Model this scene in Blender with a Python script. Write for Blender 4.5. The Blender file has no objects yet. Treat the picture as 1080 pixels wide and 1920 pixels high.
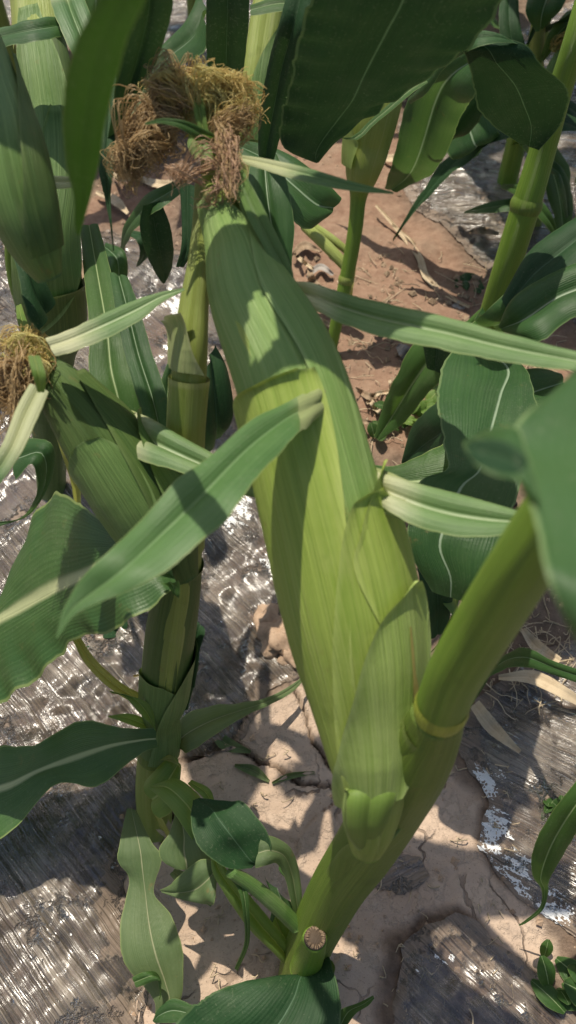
import bpy, math, random
import numpy as np
from mathutils import Vector
random.seed(7); rng = np.random.default_rng(7)
scene = bpy.context.scene
# ------------------------------------------------------------------ camera
H = 0.62                                   # camera height above the soil, metres
PITCH = math.radians(55)                   # looking down
FPX = 1598.0                               # focal length in pixels of the 1080x1920 photograph
cam_d = bpy.data.cameras.new('camera'); cam = bpy.data.objects.new('camera', cam_d)
scene.collection.objects.link(cam); scene.camera = cam
cam.location = (0, 0, H); cam.rotation_euler = (math.radians(90) - PITCH, 0, 0)
cam_d.sensor_fit = 'VERTICAL'; cam_d.sensor_height = 36; cam_d.lens = 36 * FPX / 1920
cam_d.clip_start = 0.01; cam_d.clip_end = 300
cam_d.dof.use_dof = True; cam_d.dof.focus_distance = 0.54; cam_d.dof.aperture_fstop = 12
# ------------------------------------------------------------------ world, sun, exposure
SUN_EL = math.radians(67); SUN_ROT = math.radians(-25)
w = bpy.data.worlds.new('World'); scene.world = w; w.use_nodes = True
wn = w.node_tree; bg = wn.nodes['Background']
sk = wn.nodes.new('ShaderNodeTexSky'); sk.sky_type = 'NISHITA'; sk.sun_disc = False
sk.sun_elevation = SUN_EL; sk.sun_rotation = SUN_ROT; sk.air_density = 1.0; sk.dust_density = 2.5; sk.ozone_density = 1.0
wn.links.new(sk.outputs[0], bg.inputs[0]); bg.inputs[1].default_value = 0.088
sun_d = bpy.data.lights.new('sun', 'SUN'); sun = bpy.data.objects.new('sun', sun_d)
scene.collection.objects.link(sun); sun_d.energy = 4.0; sun_d.angle = math.radians(0.5); sun_d.color = (1, .92, .78)
SUN = Vector((math.cos(SUN_EL)*math.sin(SUN_ROT), math.cos(SUN_EL)*math.cos(SUN_ROT), math.sin(SUN_EL)))
sun.rotation_euler = SUN.to_track_quat('Z', 'Y').to_euler()
scene.view_settings.view_transform = 'Standard'; scene.view_settings.look = 'None'
scene.view_settings.exposure = 0.22; scene.view_settings.gamma = 1.0
scene.render.engine = 'CYCLES'
scene.cycles.transparent_max_bounces = 24; scene.cycles.max_bounces = 8

# ------------------------------------------------------------------ geometry helpers
cp, sp = math.cos(PITCH), math.sin(PITCH)
FWD = Vector((0, cp, -sp)); DWN = Vector((0, -sp, -cp)); RGT = Vector((1, 0, 0))
CAM = Vector((0, 0, H))
def zground(py): return H / (sp + cp * (py - 960) / FPX)
def Pz(px, py, z):                         # a point z metres in front of the camera
    px, py, z = float(px), float(py), float(z)
    return CAM + z * (FWD + RGT * ((px - 540) / FPX) + DWN * ((py - 960) / FPX))
def P(px, py, t): return Pz(px, py, zground(py) * (1 - t))      # a point t*H above the soil
def G(px, py, h=0.0):
    p = P(px, py, h / H); return p
def cr(pts, n):                            # Catmull-Rom through rows of numbers, spaced by chord
    a = np.asarray(pts, float); m = len(a)
    if m == 2: 
        s = np.linspace(0, 1, n)[:, None]; return a[0] * (1 - s) + a[1] * s
    ext = np.vstack([2*a[0]-a[1], a, 2*a[-1]-a[-2]])
    d = np.maximum(np.linalg.norm(np.diff(a[:, :3], axis=0), axis=1), 1e-6) ** .8
    cum = np.concatenate([[0], np.cumsum(d)]); s = np.linspace(0, cum[-1], n)
    i = np.clip(np.searchsorted(cum, s, side='right') - 1, 0, m - 2)
    u = ((s - cum[i]) / d[i])[:, None]
    p0, p1, p2, p3 = ext[i], ext[i+1], ext[i+2], ext[i+3]
    return .5*((2*p1)+(-p0+p2)*u+(2*p0-5*p1+4*p2-p3)*u*u+(-p0+3*p1-3*p2+p3)*u**3)
def new_mesh(name, verts, faces, mat, parent=None, uv=None, smooth=True, org=None, attrs=None):
    v = np.asarray(verts, float)
    org = parent_origin(parent) if org is None else org
    me = bpy.data.meshes.new(name); me.from_pydata((v - np.array(org)).tolist(), [], [list(map(int, f)) for f in faces])
    if uv is not None:
        lay = me.uv_layers.new(name='UVMap'); idx = np.empty(len(me.loops), np.int32)
        me.loops.foreach_get('vertex_index', idx); lay.data.foreach_set('uv', np.asarray(uv, np.float32)[idx].ravel())
    if attrs:
        for k, val in attrs.items():
            at = me.attributes.new(k, 'FLOAT', 'POINT'); at.data.foreach_set('value', np.asarray(val, np.float32))
    if smooth: me.polygons.foreach_set('use_smooth', [True] * len(me.polygons))
    me.materials.append(mat); me.update()
    o = bpy.data.objects.new(name, me); scene.collection.objects.link(o)
    if parent is not None: o.parent = parent
    else: o.location = org
    return o
def parent_origin(p):
    o = Vector((0, 0, 0))
    while p is not None: o = o + p.location; p = p.parent
    return o
def empty(name, loc, label, cat, group=None):
    o = bpy.data.objects.new(name, None); scene.collection.objects.link(o); o.location = loc
    o.empty_display_size = .02; o['label'] = label; o['category'] = cat
    if group: o['group'] = group
    return o
def tag(o, label, cat, group=None):
    o['label'] = label; o['category'] = cat
    if group: o['group'] = group
    return o
def gridfaces(n, m, wrap=False):
    F = []
    for i in range(n-1):
        for j in range(m if wrap else m-1):
            k = (j+1) % m; F.append((i*m+j, i*m+k, (i+1)*m+k, (i+1)*m+j))
    return F
def fnoise(x, seed):                        # smooth 1-D noise in -1..1
    r = np.random.default_rng(seed); t = r.uniform(-1, 1, 512); x = np.asarray(x) % 500
    i = x.astype(int); f = x - i; f = f*f*(3-2*f); return t[i]*(1-f)+t[i+1]*f
def n2(x, y, seed):                         # smooth 2-D value noise in -1..1
    r = np.random.default_rng(seed); t = r.uniform(-1, 1, (256, 256)); x = np.asarray(x)+1000.; y = np.asarray(y)+1000.
    i = np.floor(x).astype(int); j = np.floor(y).astype(int); f = x-i; g = y-j; f = f*f*(3-2*f); g = g*g*(3-2*g)
    i &= 255; j &= 255; i1 = (i+1) & 255; j1 = (j+1) & 255
    return (t[i, j]*(1-f)+t[i1, j]*f)*(1-g)+(t[i, j1]*(1-f)+t[i1, j1]*f)*g
def fbm(x, y, seed, oct=4, gain=.5):
    s = 0; a = 1
    for k in range(oct): s = s + a*n2(x*2**k, y*2**k, seed+k); a *= gain
    return s

def blade3(name, L, M, R, mat, parent, n=44, m=16, arch=.12, ruf=.0, rn=7, seed=1, fold=.0, rib=.0, a0=.022):
    """leaf blade lofted across left edge, midrib and right edge (3-D polylines)"""
    rows = cr(np.hstack([np.asarray(M), np.asarray(L), np.asarray(R)]), n)
    M, L, R = rows[:, :3], rows[:, 3:6], rows[:, 6:9]
    T = np.gradient(M, axis=0); T /= np.linalg.norm(T, axis=1, keepdims=True) + 1e-9
    W = R - L; wid = np.linalg.norm(W, axis=1, keepdims=True)
    N = np.cross(W, T); N /= np.linalg.norm(N, axis=1, keepdims=True) + 1e-9
    flip = np.sign(np.sum(N * (np.array(CAM) - M), axis=1, keepdims=True)); flip = np.sign(flip.sum()) or 1
    N *= flip
    vlen = np.concatenate([[0], np.cumsum(np.linalg.norm(np.diff(M, axis=0), axis=1))])
    us = np.linspace(-1, 1, m+1); V = []; UV = []
    for u in us:
        a = abs(u)*(1+a0*abs(u)**5*(fnoise(vlen*140+seed*17, seed+(40 if u < 0 else 50))+.7*fnoise(vlen*420+seed*5, seed+(60 if u < 0 else 70))))[:, None]; S = (M + (L - M)*a) if u < 0 else (M + (R - M)*a)
        off = arch*wid*(a*(1-a)*2) - fold*wid*(1-min(1, abs(u)*4))**2*.25
        r = ruf*abs(u)**2.2*np.sin(vlen/vlen[-1]*rn*6.283*(1 if u < 0 else 1.13) + seed*1.7 + (0 if u < 0 else 2))*(.6+.5*fnoise(vlen*60+seed*9, seed+(3 if u < 0 else 8)))
        wv = .006*wid[:, 0]*fnoise(vlen*90+seed*31+u*9, seed+20)
        S = S + N*(off + (r*np.clip(wid[:, 0]/.03, .15, 1) + wv)[:, None])
        V.append(S); UV.append(np.stack([np.full(n, u*.5+.5), vlen], 1))
    V = np.stack(V, 1).reshape(-1, 3); UV = np.stack(UV, 1).reshape(-1, 2)
    return new_mesh(name, V, gridfaces(n, m+1), mat, parent, UV)
def leaf(parent, mat, rows, name='leaf', label=None, **k):
    """rows: (Lx, Ly, Rx, Ry, t, dt=0, mid=.5, midlift=0): edges in the photograph's frame at height t*H; dt: right edge's extra height"""
    L, M, R = [], [], []
    for r in rows:
        lx, ly, rx, ry, t = r[:5]; dt = r[5] if len(r) > 5 else 0; mm = r[6] if len(r) > 6 else .5; ml = r[7] if len(r) > 7 else -.006
        a = P(lx, ly, t - dt/2); b = P(rx, ry, t + dt/2); c = a.lerp(b, mm)
        d = (CAM - c).normalized()
        L.append(a); R.append(b); M.append(c + d*(ml*H*min(1, (a-b).length/.03)))
    o = blade3(name, L, M, R, mat, parent, **k)
    if label: o['label'] = label
    return o

class Tube:
    """round body lofted along a centre line; rows (px, py, t, width_px)"""
    def __init__(s, rows, z=False, n=60):
        pts = []
        for r in rows:
            zz = r[2] if z else zground(r[1])*(1-r[2])
            c = Pz(r[0], r[1], zz); pts.append([c.x, c.y, c.z, r[3]/2*zz/FPX])
        s.setup(pts, n)
        s.px = cr([[r[0], r[1], 0, r[3]] for r in rows], n)
    def setup(s, pts, n):
        a = cr(pts, n); s.c = a[:, :3]; s.r = np.maximum(a[:, 3], 1e-5); s.n = n
        T = np.gradient(s.c, axis=0); s.T = T/np.linalg.norm(T, axis=1, keepdims=True)
        d = np.array(CAM) - s.c; d -= np.sum(d*s.T, 1, keepdims=True)*s.T
        d = d / np.linalg.norm(d, axis=1, keepdims=True); s.e1 = d
        e2 = np.cross(s.T, s.e1)
        e2 *= np.sign(np.sum(e2*np.array([1, 0, 0]), axis=1).sum()) or 1; s.e2 = e2
        s.len = np.concatenate([[0], np.cumsum(np.linalg.norm(np.diff(s.c, axis=0), axis=1))])
    def at(s, f, th, off=0.0, rs=1.0):
        x = np.clip(np.asarray(f, float), 0, 1)*(s.n-1); i = np.minimum(x.astype(int), s.n-2); g = (x-i)[..., None]
        L = lambda a: a[i]*(1-g)+a[i+1]*g
        c, e1, e2 = L(s.c), L(s.e1), L(s.e2); r = s.r[i]*(1-g[..., 0])+s.r[i+1]*g[..., 0]
        rr = (r*rs+off)[..., None]; th = np.asarray(th)
        return c + (e1*np.cos(th)[..., None] + e2*np.sin(th)[..., None])*rr
    def mesh(s, name, mat, parent, seg=20, sect=None, f0=0, f1=1, cap=True, n=None):
        n = n or s.n; f = np.linspace(f0, f1, n); th = np.linspace(0, 2*np.pi, seg, endpoint=False)
        F, TH = np.meshgrid(f, th, indexing='ij')
        off = sect(F, TH) if sect else 0*F
        V = s.at(F.ravel(), TH.ravel(), off.ravel())
        UV = np.stack([TH.ravel()/6.283, np.interp(F.ravel()*(s.n-1), np.arange(s.n), s.len)], 1)
        faces = gridfaces(n, seg, True)
        if cap: faces = faces + [tuple(range(seg)), tuple(range((n-1)*seg, n*seg))]
        return new_mesh(name, V, faces, mat, parent, UV)
    def find(s, x, y):
        x0, y0 = x, y
        for k in range(3):
            f, th = s.find0(x, y); i = int(round(f*(s.n-1)))
            z = float((s.c[i]-np.array(CAM))@np.array(FWD)); q = 1-s.r[i]*math.cos(th)/z
            x, y = 540+(x0-540)*q, 960+(y0-960)*q
        return s.find0(x, y)
    def find0(s, x, y):
        d = (s.px[:, 0]-x)**2 + (s.px[:, 1]-y)**2
        # project along local 2-D axis
        i = int(np.argmin(d)); f = i/(s.n-1)
        t2 = np.gradient(s.px[:, :2], axis=0)[i]; L = np.linalg.norm(t2)+1e-9; t2 = t2/L
        dx, dy = x-s.px[i, 0], y-s.px[i, 1]; f += (dx*t2[0]+dy*t2[1])/L/(s.n-1)
        perp = np.array([-t2[1], t2[0]]); perp = perp*(1 if perp[0] > 0 else -1)
        q = (dx*perp[0]+dy*perp[1])/(s.px[i, 3]/2)
        return min(max(f, 0), 1), math.asin(max(-.985, min(.985, q)))
    def patch(s, name, mat, parent, rows, off=.0006, lip=.0008, n=50, m=18, label=None, seed=1, wav=.0004, fade=0.0):
        """husk or sheath hugging the tube; rows ((xl,yl),(xr,yr)) in the photograph's frame, or ('f', f, th0, th1)"""
        a = []
        for r in rows:
            if isinstance(r[0], str): a.append([r[1], math.radians(r[2]), r[1], math.radians(r[3])])
            else:
                l = r[0]; rr = r[1]
                if isinstance(l, (int, float)): fr, tr = s.find(*rr); fl, tl = fr, math.radians(l)
                elif isinstance(rr, (int, float)): fl, tl = s.find(*l); fr, tr = fl, math.radians(rr)
                else: fl, tl = s.find(*l); fr, tr = s.find(*rr)
                a.append([fl, tl, fr, tr])
        q = cr([[b[0]*4, b[1], b[3], b[2]*4] for b in a], n)
        fl, tl, tr, fr = q[:, 0]/4, q[:, 1], q[:, 2], q[:, 3]/4
        g = np.linspace(0, 1, m+1)
        F = fl[:, None]*(1-g)+fr[:, None]*g; TH = tl[:, None]*(1-g)+tr[:, None]*g
        e = np.abs(g*2-1)**6; v = np.linspace(0, 1, n)[:, None]
        O = off + lip*e[None, :] + lip*1.2*v**8 + wav*n2(F*14+seed, TH*1.6+seed*3, seed)
        if fade: O = O*np.clip(F/fade, .12, 1)
        V = s.at(F.ravel(), TH.ravel(), O.ravel()).reshape(-1, 3)
        ln = np.interp(F.ravel()*(s.n-1), np.arange(s.n), s.len)
        UV = np.stack([TH.ravel()/6.283, ln], 1)
        rim = np.maximum((np.abs(g*2-1)[None, :] > .93)*1.0, (v > .965)*1.0)
        o = new_mesh(name, V, gridfaces(n, m+1), mat, parent, UV, attrs={'rim': np.broadcast_to(rim, (n, m+1)).ravel()})
        if label: o['label'] = label
        return o
def strands(name, mat, parent, polys, r0, sides=3, taper=.5):
    V, F, U = [], [], []
    for q in polys:
        q = np.asarray(q); n = len(q); T = np.gradient(q, axis=0); T /= np.linalg.norm(T, axis=1, keepdims=True)+1e-9
        a = np.cross(T, [0.3, .5, .8]); a /= np.linalg.norm(a, axis=1, keepdims=True)+1e-9; b = np.cross(T, a)
        base = len(V); rad = r0*(1-taper*np.linspace(0, 1, n))[:, None]; hue = random.random()
        for k in range(sides):
            pass
        ring = np.stack([q+rad*(a*math.cos(k*6.283/sides)+b*math.sin(k*6.283/sides)) for k in range(sides)], 1)
        V.extend(ring.reshape(-1, 3).tolist()); U.extend([(hue, x) for x in np.linspace(0, 1, n) for _ in range(sides)])
        F.extend([(i+base, j+base, k+base, l+base) for (i, j, k, l) in gridfaces(n, sides, True)])
    return new_mesh(name, V, F, mat, parent, U)

# ------------------------------------------------------------------ materials
class NT:
    def __init__(s, name):
        s.m = bpy.data.materials.new(name); s.m.use_nodes = True; s.t = s.m.node_tree; s.t.nodes.clear()
        s.out = s.t.nodes.new('ShaderNodeOutputMaterial')
    def n(s, kind, ins={}, **props):
        o = s.t.nodes.new('ShaderNode'+kind)
        for k, v in props.items(): setattr(o, k, v)
        for k, v in ins.items():
            if hasattr(v, 'links'): s.t.links.new(v, o.inputs[k])
            else: o.inputs[k].default_value = v
        return o
    def math(s, op, a, b=0.0, c=0.0, clamp=False):
        return s.n('Math', {0: a, 1: b, 2: c}, operation=op, use_clamp=clamp).outputs[0]
    def ramp(s, v, a, b, lo=0.0, hi=1.0):
        return s.n('MapRange', {0: v, 1: a, 2: b, 3: lo, 4: hi}, interpolation_type='SMOOTHSTEP').outputs[0]
    def mix(s, f, a, b):
        o = s.n('Mix', data_type='RGBA'); 
        for k, v in ((0, f), (6, a), (7, b)):
            if hasattr(v, 'links'): s.t.links.new(v, o.inputs[k])
            else: o.inputs[k].default_value = v if k == 0 else tuple(v)+(1,) if len(v) == 3 else v
        return o.outputs[2]
    def noise(s, vec, scale, detail=3, rough=.55, dist=0.0):
        return s.n('TexNoise', {'Vector': vec, 'Scale': scale, 'Detail': detail, 'Roughness': rough, 'Distortion': dist}).outputs[0]
    def vec(s, x, y, z=0.0): return s.n('CombineXYZ', {0: x, 1: y, 2: z}).outputs[0]
def leaf_mat(name, c1, c2, rib=(.30, .42, .20), ribw=.035, edge=None, rough=.42, trans=.22, brown=.0, veins=70, crimp=.5, K=1.0, spec=.5, ew=.955, base=None, bl=.034):
    t = NT(name); uv = t.n('UVMap').outputs[0]; s = t.n('SeparateXYZ', {0: uv}); u, v = s.outputs[0], s.outputs[1]
    au = t.math('ABSOLUTE', t.math('MULTIPLY_ADD', u, 2.0, -1.0))
    tc = t.n('TexCoord').outputs['Object']
    big = t.noise(tc, 22, 3); mid = t.noise(tc, 110, 4, .6)
    st = t.noise(t.vec(t.math('MULTIPLY', u, 30.0), t.math('MULTIPLY', v, 7.0), 3.0), 1.0, 5, .72)
    fine = t.math('SINE', t.math('ADD', t.math('MULTIPLY', u, veins*6.283/2), t.math('MULTIPLY', mid, 1.5)))
    f = t.math('ADD', t.math('MULTIPLY', t.ramp(st, .3, .7), .55), t.math('MULTIPLY', t.ramp(big, .35, .65), .45))
    f = t.math('ADD', f, t.math('MULTIPLY', fine, .05), clamp=True)
    col = t.mix(f, c1, c2)
    if brown > 0:
        bm = t.math('MULTIPLY', t.ramp(t.noise(tc, 60, 5, .7), .62, .72), brown)
        col = t.mix(bm, col, (.28, .16, .06))
    # dust specks
    sp_ = t.ramp(t.math('ADD', t.noise(tc, 620, 3, .6), t.math('MULTIPLY', t.noise(tc, 18, 2), .25)), .72, .82); dst = t.ramp(t.noise(tc, 35, 5, .7),   .45, .75, 0, .10); col = t.mix(dst, col, (.20, .21, .14)); col = t.mix(t.math('MULTIPLY', sp_, .12), col, (.34, .36, .24))
    ribm = t.ramp(t.math('ADD', au, t.math('MULTIPLY', t.math('SUBTRACT', mid, .5), .02)), ribw*.35, ribw*1.5, 1, 0)
    col = t.mix(ribm, col, rib)
    if base: col = t.mix(t.math('MULTIPLY', t.ramp(t.math('ADD', v, t.math('MULTIPLY', mid, .010)), bl-.022, bl, 1, 0), .9), col, base)
    em = t.ramp(au, ew, ew*.4+.594); col = t.mix(t.math('MULTIPLY', em, .55), col, edge or (.30, .36, .12))
    cr_ = t.noise(t.vec(t.math('MULTIPLY', u, 9.0), t.math('MULTIPLY', v, 420.0), 1.0), 1.0, 2)
    crm = t.math('MULTIPLY', cr_, t.ramp(t.noise(tc, 30, 2), .42, .62))
    hgt = t.math('ADD', t.math('ADD', t.math('MULTIPLY', fine, .12), t.math('MULTIPLY', st, 1.0)), t.math('MULTIPLY', crm, crimp*1.6))
    hgt = t.math('ADD', hgt, t.math('MULTIPLY', ribm, 1.2))
    bmp = t.n('Bump', {'Height': hgt, 'Strength': .5, 'Distance': .0007*K}).outputs[0]
    rg = t.math('ADD', rough-.08, t.math('MULTIPLY', mid, .2))
    pb = t.n('BsdfPrincipled', {'Base Color': col, 'Roughness': rg, 'Normal': bmp, 'Specular IOR Level': spec})
    tl = t.n('BsdfTranslucent', {'Color': t.mix(.5, col, tuple(min(1, x*2.2+.02) for x in (c2[0]*1.4, c2[1]*1.3, c2[2]*.5)))})
    ms = t.n('MixShader', {0: trans, 1: pb.outputs[0], 2: tl.outputs[0]})
    t.t.links.new(ms.outputs[0], t.out.inputs[0]); return t.m
def stalk_mat(name, c1, c2, lines=40, rough=.42, trans=.0, blot=.3, hair=0.0, pale=(.42, .45, .22), vs=5.0):
    t = NT(name); uv = t.n('UVMap').outputs[0]; s = t.n('SeparateXYZ', {0: uv}); u, v = s.outputs[0], s.outputs[1]
    tc = t.n('TexCoord').outputs['Object']; big = t.noise(tc, 26, 4, .6); mid = t.noise(tc, 160, 4, .6)
    # streaks run along the organ; use sin/cos of the angle to avoid a seam
    a = t.math('MULTIPLY', u, 6.2832)
    cx, sx = t.math('COSINE', a), t.math('SINE', a)
    st = t.noise(t.vec(t.math('MULTIPLY', cx, lines*.22), t.math('MULTIPLY', sx, lines*.22), t.math('MULTIPLY', v, vs)), 1.0, 5, .7)
    st2 = t.noise(t.vec(t.math('MULTIPLY', cx, lines*.8), t.math('MULTIPLY', sx, lines*.8), t.math('MULTIPLY', v, vs*1.6)), 1.0, 3, .7)
    fine = t.math('SINE', t.math('ADD', t.math('MULTIPLY', a, float(lines)), t.math('MULTIPLY', big, 3.0)))
    f = t.math('ADD', t.math('MULTIPLY', t.ramp(st, .32, .68), .6), t.math('MULTIPLY', t.ramp(st2, .3, .7), .4))
    f = t.math('ADD', f, t.math('MULTIPLY', fine, .025), clamp=True)
    col = t.mix(f, c1, c2)
    col = t.mix(t.math('MULTIPLY', t.ramp(big, .5, .75), blot), col, pale)
    col = t.mix(t.math('MULTIPLY', t.n('Attribute', attribute_name='rim').outputs['Fac'], .35), col, tuple(min(1, x*1.25+.04) for x in pale))
    vn = t.noise(t.vec(t.math('MULTIPLY', cx, lines*1.7), t.math('MULTIPLY', sx, lines*1.7), t.math('MULTIPLY', v, vs*.5)), 1.0, 2, .6)
    col = t.mix(t.ramp(vn, .56, .68, 0, .45), col, pale); col = t.mix(t.ramp(vn, .44, .32, 0, .35), col, tuple(x*.62 for x in c1))
    blm = t.ramp(t.noise(tc, 45, 3, .6), .60, .72, 0, .3); col = t.mix(blm, col, tuple(x*.7 for x in c1))
    br = t.math('MULTIPLY', t.ramp(t.noise(tc, 75, 5, .75), .64, .74), .5); col = t.mix(br, col, (.26, .18, .06))
    hgt = t.math('ADD', t.math('MULTIPLY', fine, .07), t.math('ADD', t.math('MULTIPLY', st2, 1.0), t.math('MULTIPLY', st, .8)))
    hgt = t.math('ADD', hgt, t.math('ADD', t.math('MULTIPLY', vn, .9), t.math('MULTIPLY', mid, .35)))
    bmp = t.n('Bump', {'Height': hgt, 'Strength': .6, 'Distance': .0011}).outputs[0]
    pb = t.n('BsdfPrincipled', {'Base Color': col, 'Roughness': rough, 'Normal': bmp, 'Specular IOR Level': .45,
                                'Sheen Weight': hair, 'Sheen Roughness': .5})
    if trans > 0:
        tl = t.n('BsdfTranslucent', {'Color': col}); ms = t.n('MixShader', {0: trans, 1: pb.outputs[0], 2: tl.outputs[0]})
        t.t.links.new(ms.outputs[0], t.out.inputs[0])
    else: t.t.links.new(pb.outputs[0], t.out.inputs[0])
    return t.m
def strand_mat(name, c1, c2, c3=None, trans=.25):
    t = NT(name); uv = t.n('UVMap').outputs[0]; s = t.n('SeparateXYZ', {0: uv})
    f = t.noise(t.vec(t.math('MULTIPLY', s.outputs[0], 40.0), t.math('MULTIPLY', s.outputs[1], 3.0)), 1.0, 2)
    col = t.mix(t.ramp(f, .3, .7), c1, c2)
    if c3: col = t.mix(t.ramp(s.outputs[1], .25, 1.0, 0, .9), c3, col)
    pb = t.n('BsdfPrincipled', {'Base Color': col, 'Roughness': .5})
    tl = t.n('BsdfTranslucent', {'Color': col}); ms = t.n('MixShader', {0: trans, 1: pb.outputs[0], 2: tl.outputs[0]})
    t.t.links.new(ms.outputs[0], t.out.inputs[0]); return t.m
def dry_mat(name, c1, c2, rough=.75, sc=1.0):
    t = NT(name); tc = t.n('TexCoord').outputs['Object']; uv = t.n('UVMap').outputs[0]; s = t.n('SeparateXYZ', {0: uv})
    st = t.noise(t.vec(t.math('MULTIPLY', s.outputs[0], 14.0), t.math('MULTIPLY', s.outputs[1], 12.0)), 1.0, 4, .7)
    f = t.math('ADD', t.math('MULTIPLY', t.ramp(st, .3, .7), .5), t.math('MULTIPLY', t.ramp(t.noise(tc, 90*sc, 5, .7), .35, .65), .5), clamp=True)
    col = t.mix(f, c1, c2); col = t.mix(t.ramp(t.noise(tc, 220*sc, 3), .62, .72, 0, .6), col, tuple(x*.35 for x in c1))
    oi = t.n('ObjectInfo').outputs['Random']
    col = t.mix(t.math('MULTIPLY', oi, .3), col, c2)
    b = t.n('Bump', {'Height': st, 'Strength': .7, 'Distance': .001}).outputs[0]
    pb = t.n('BsdfPrincipled', {'Base Color': col, 'Roughness': rough, 'Normal': b, 'Specular IOR Level': .25})
    t.t.links.new(pb.outputs[0], t.out.inputs[0]); return t.m

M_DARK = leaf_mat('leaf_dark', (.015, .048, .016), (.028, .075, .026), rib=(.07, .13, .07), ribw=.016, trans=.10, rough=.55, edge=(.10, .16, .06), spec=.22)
M_BLUE = leaf_mat('leaf_blue_green', (.026, .074, .022), (.052, .124, .036), rib=(.30, .40, .26), ribw=.03, trans=.26, rough=.42, edge=(.22, .30, .12), brown=.3, spec=.34)
M_MID = leaf_mat('leaf_mid', (.034, .090, .018), (.070, .148, .034), rib=(.36, .46, .22), ribw=.045, trans=.28, rough=.42, brown=.25, spec=.36)
M_RIB = leaf_mat('leaf_broad_rib', (.030, .085, .020), (.068, .145, .040), rib=(.46, .50, .26), ribw=.085, trans=.25, rough=.42, brown=.15)
M_LIME = leaf_mat('leaf_lime', (.10, .20, .035), (.20, .31, .070), rib=(.38, .46, .16), ribw=.05, trans=.3, rough=.45, brown=.25)
M_OLIVE = leaf_mat('leaf_dusty_olive', (.080, .14, .048), (.15, .21, .085), rib=(.34, .36, .20), ribw=.03, trans=.22, rough=.55, brown=.5)
M_BACK = leaf_mat('leaf_backlit_shade', (.010, .036, .014), (.020, .060, .022), rib=(.13, .22, .11), ribw=.012, trans=.10, rough=.6, edge=(.16, .24, .10), spec=.2)  # darkest leaf copy, shade of backlit leaves put into the base colour
M_BLADE = leaf_mat('husk_blade', (.046, .12, .028), (.10, .20, .060), rib=(.15, .26, .10), ribw=.05, trans=.2, rough=.45, veins=26, crimp=.1, base=(.50, .52, .28), bl=.050)
M_BLADEL = leaf_mat('husk_blade_light', (.085, .175, .052), (.20, .31, .12), rib=(.34, .44, .24), ribw=.06, trans=.2, rough=.5, veins=20, crimp=.1, base=(.56, .56, .34))
M_NEARD = leaf_mat('leaf_near_shaded', (.022, .080, .008), (.040, .11, .014), rib=(.05, .12, .03), ribw=.02, trans=.11, rough=.55, crimp=.1, spec=.2)  # shade on the near leaf's underside put into this darker green
M_NEAR = leaf_mat('leaf_near', (.045, .115, .034), (.068, .15, .050), rib=(.20, .34, .14), ribw=.03, trans=.30, rough=.4, crimp=.15, edge=(.34, .46, .20), ew=.90)
M_YELLOW = leaf_mat('leaf_yellowing', (.24, .30, .06), (.38, .38, .12), rib=(.45, .42, .2), ribw=.05, trans=.3, rough=.5, brown=1.0)
M_DRYLEAF = leaf_mat('leaf_dying', (.10, .11, .035), (.30, .22, .11), rib=(.34, .28, .15), ribw=.05, trans=.2, rough=.6, brown=.9)
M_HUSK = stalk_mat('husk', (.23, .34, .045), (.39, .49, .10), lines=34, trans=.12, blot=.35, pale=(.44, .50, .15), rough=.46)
M_HUSKU = stalk_mat('husk_upper_shade', (.16, .29, .06), (.28, .41, .12), lines=30, trans=.12, blot=.3, pale=(.34, .44, .16), rough=.5)  # skylit shade of the upper husks put into this bluer green
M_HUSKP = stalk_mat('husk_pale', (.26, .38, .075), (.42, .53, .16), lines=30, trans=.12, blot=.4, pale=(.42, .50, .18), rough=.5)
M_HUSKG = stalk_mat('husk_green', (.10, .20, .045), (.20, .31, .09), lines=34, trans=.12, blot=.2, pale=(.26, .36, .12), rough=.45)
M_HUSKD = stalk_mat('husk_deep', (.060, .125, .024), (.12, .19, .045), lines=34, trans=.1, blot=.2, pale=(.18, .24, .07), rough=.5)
M_COLLAR = stalk_mat('husk_collar', (.28, .36, .12), (.44, .48, .22), lines=20, trans=.15, blot=.3, pale=(.50, .48, .27), rough=.6)
M_STALK = stalk_mat('stalk_green', (.13, .25, .020), (.20, .32, .038), lines=30, rough=.36, blot=.15, pale=(.26, .34, .07))
M_STALKD = stalk_mat('stalk_deep', (.11, .19, .020), (.18, .26, .038), lines=34, rough=.42, blot=.2, pale=(.2, .24, .06))
M_NODE = stalk_mat('stalk_node', (.30, .36, .035), (.38, .42, .06), lines=16, rough=.38, blot=.3, pale=(.42, .44, .10))
M_STALKY = stalk_mat('stalk_yellow', (.24, .32, .05), (.37, .43, .11), lines=26, rough=.45, blot=.3, trans=.1, pale=(.44, .44, .18))
M_SILKB = strand_mat('silk_brown', (.44, .29, .13), (.72, .53, .27), trans=.3)
M_SILKG = strand_mat('silk_golden', (.60, .38, .10), (.80, .60, .24), (.70, .66, .26), trans=.35)
M_SILKP = strand_mat('silk_pink', (.44, .26, .15), (.66, .44, .27))
M_STRAW = dry_mat('straw', (.42, .31, .19), (.66, .54, .37))
M_TWIG = dry_mat('twig', (.20, .13, .08), (.40, .30, .20))
M_STONE = dry_mat('clod', (.36, .24, .16), (.50, .36, .25), sc=.6)
M_GREY = dry_mat('grey_litter', (.28, .25, .22), (.44, .40, .36))
M_CLUMP = dry_mat('root_clump', (.24, .20, .16), (.38, .32, .26), sc=.7)
M_HOLLOW = dry_mat('stub_hollow', (.05, .035, .025), (.13, .095, .065))
M_PITH = dry_mat('cut_pith', (.30, .27, .20), (.62, .58, .46))
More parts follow.
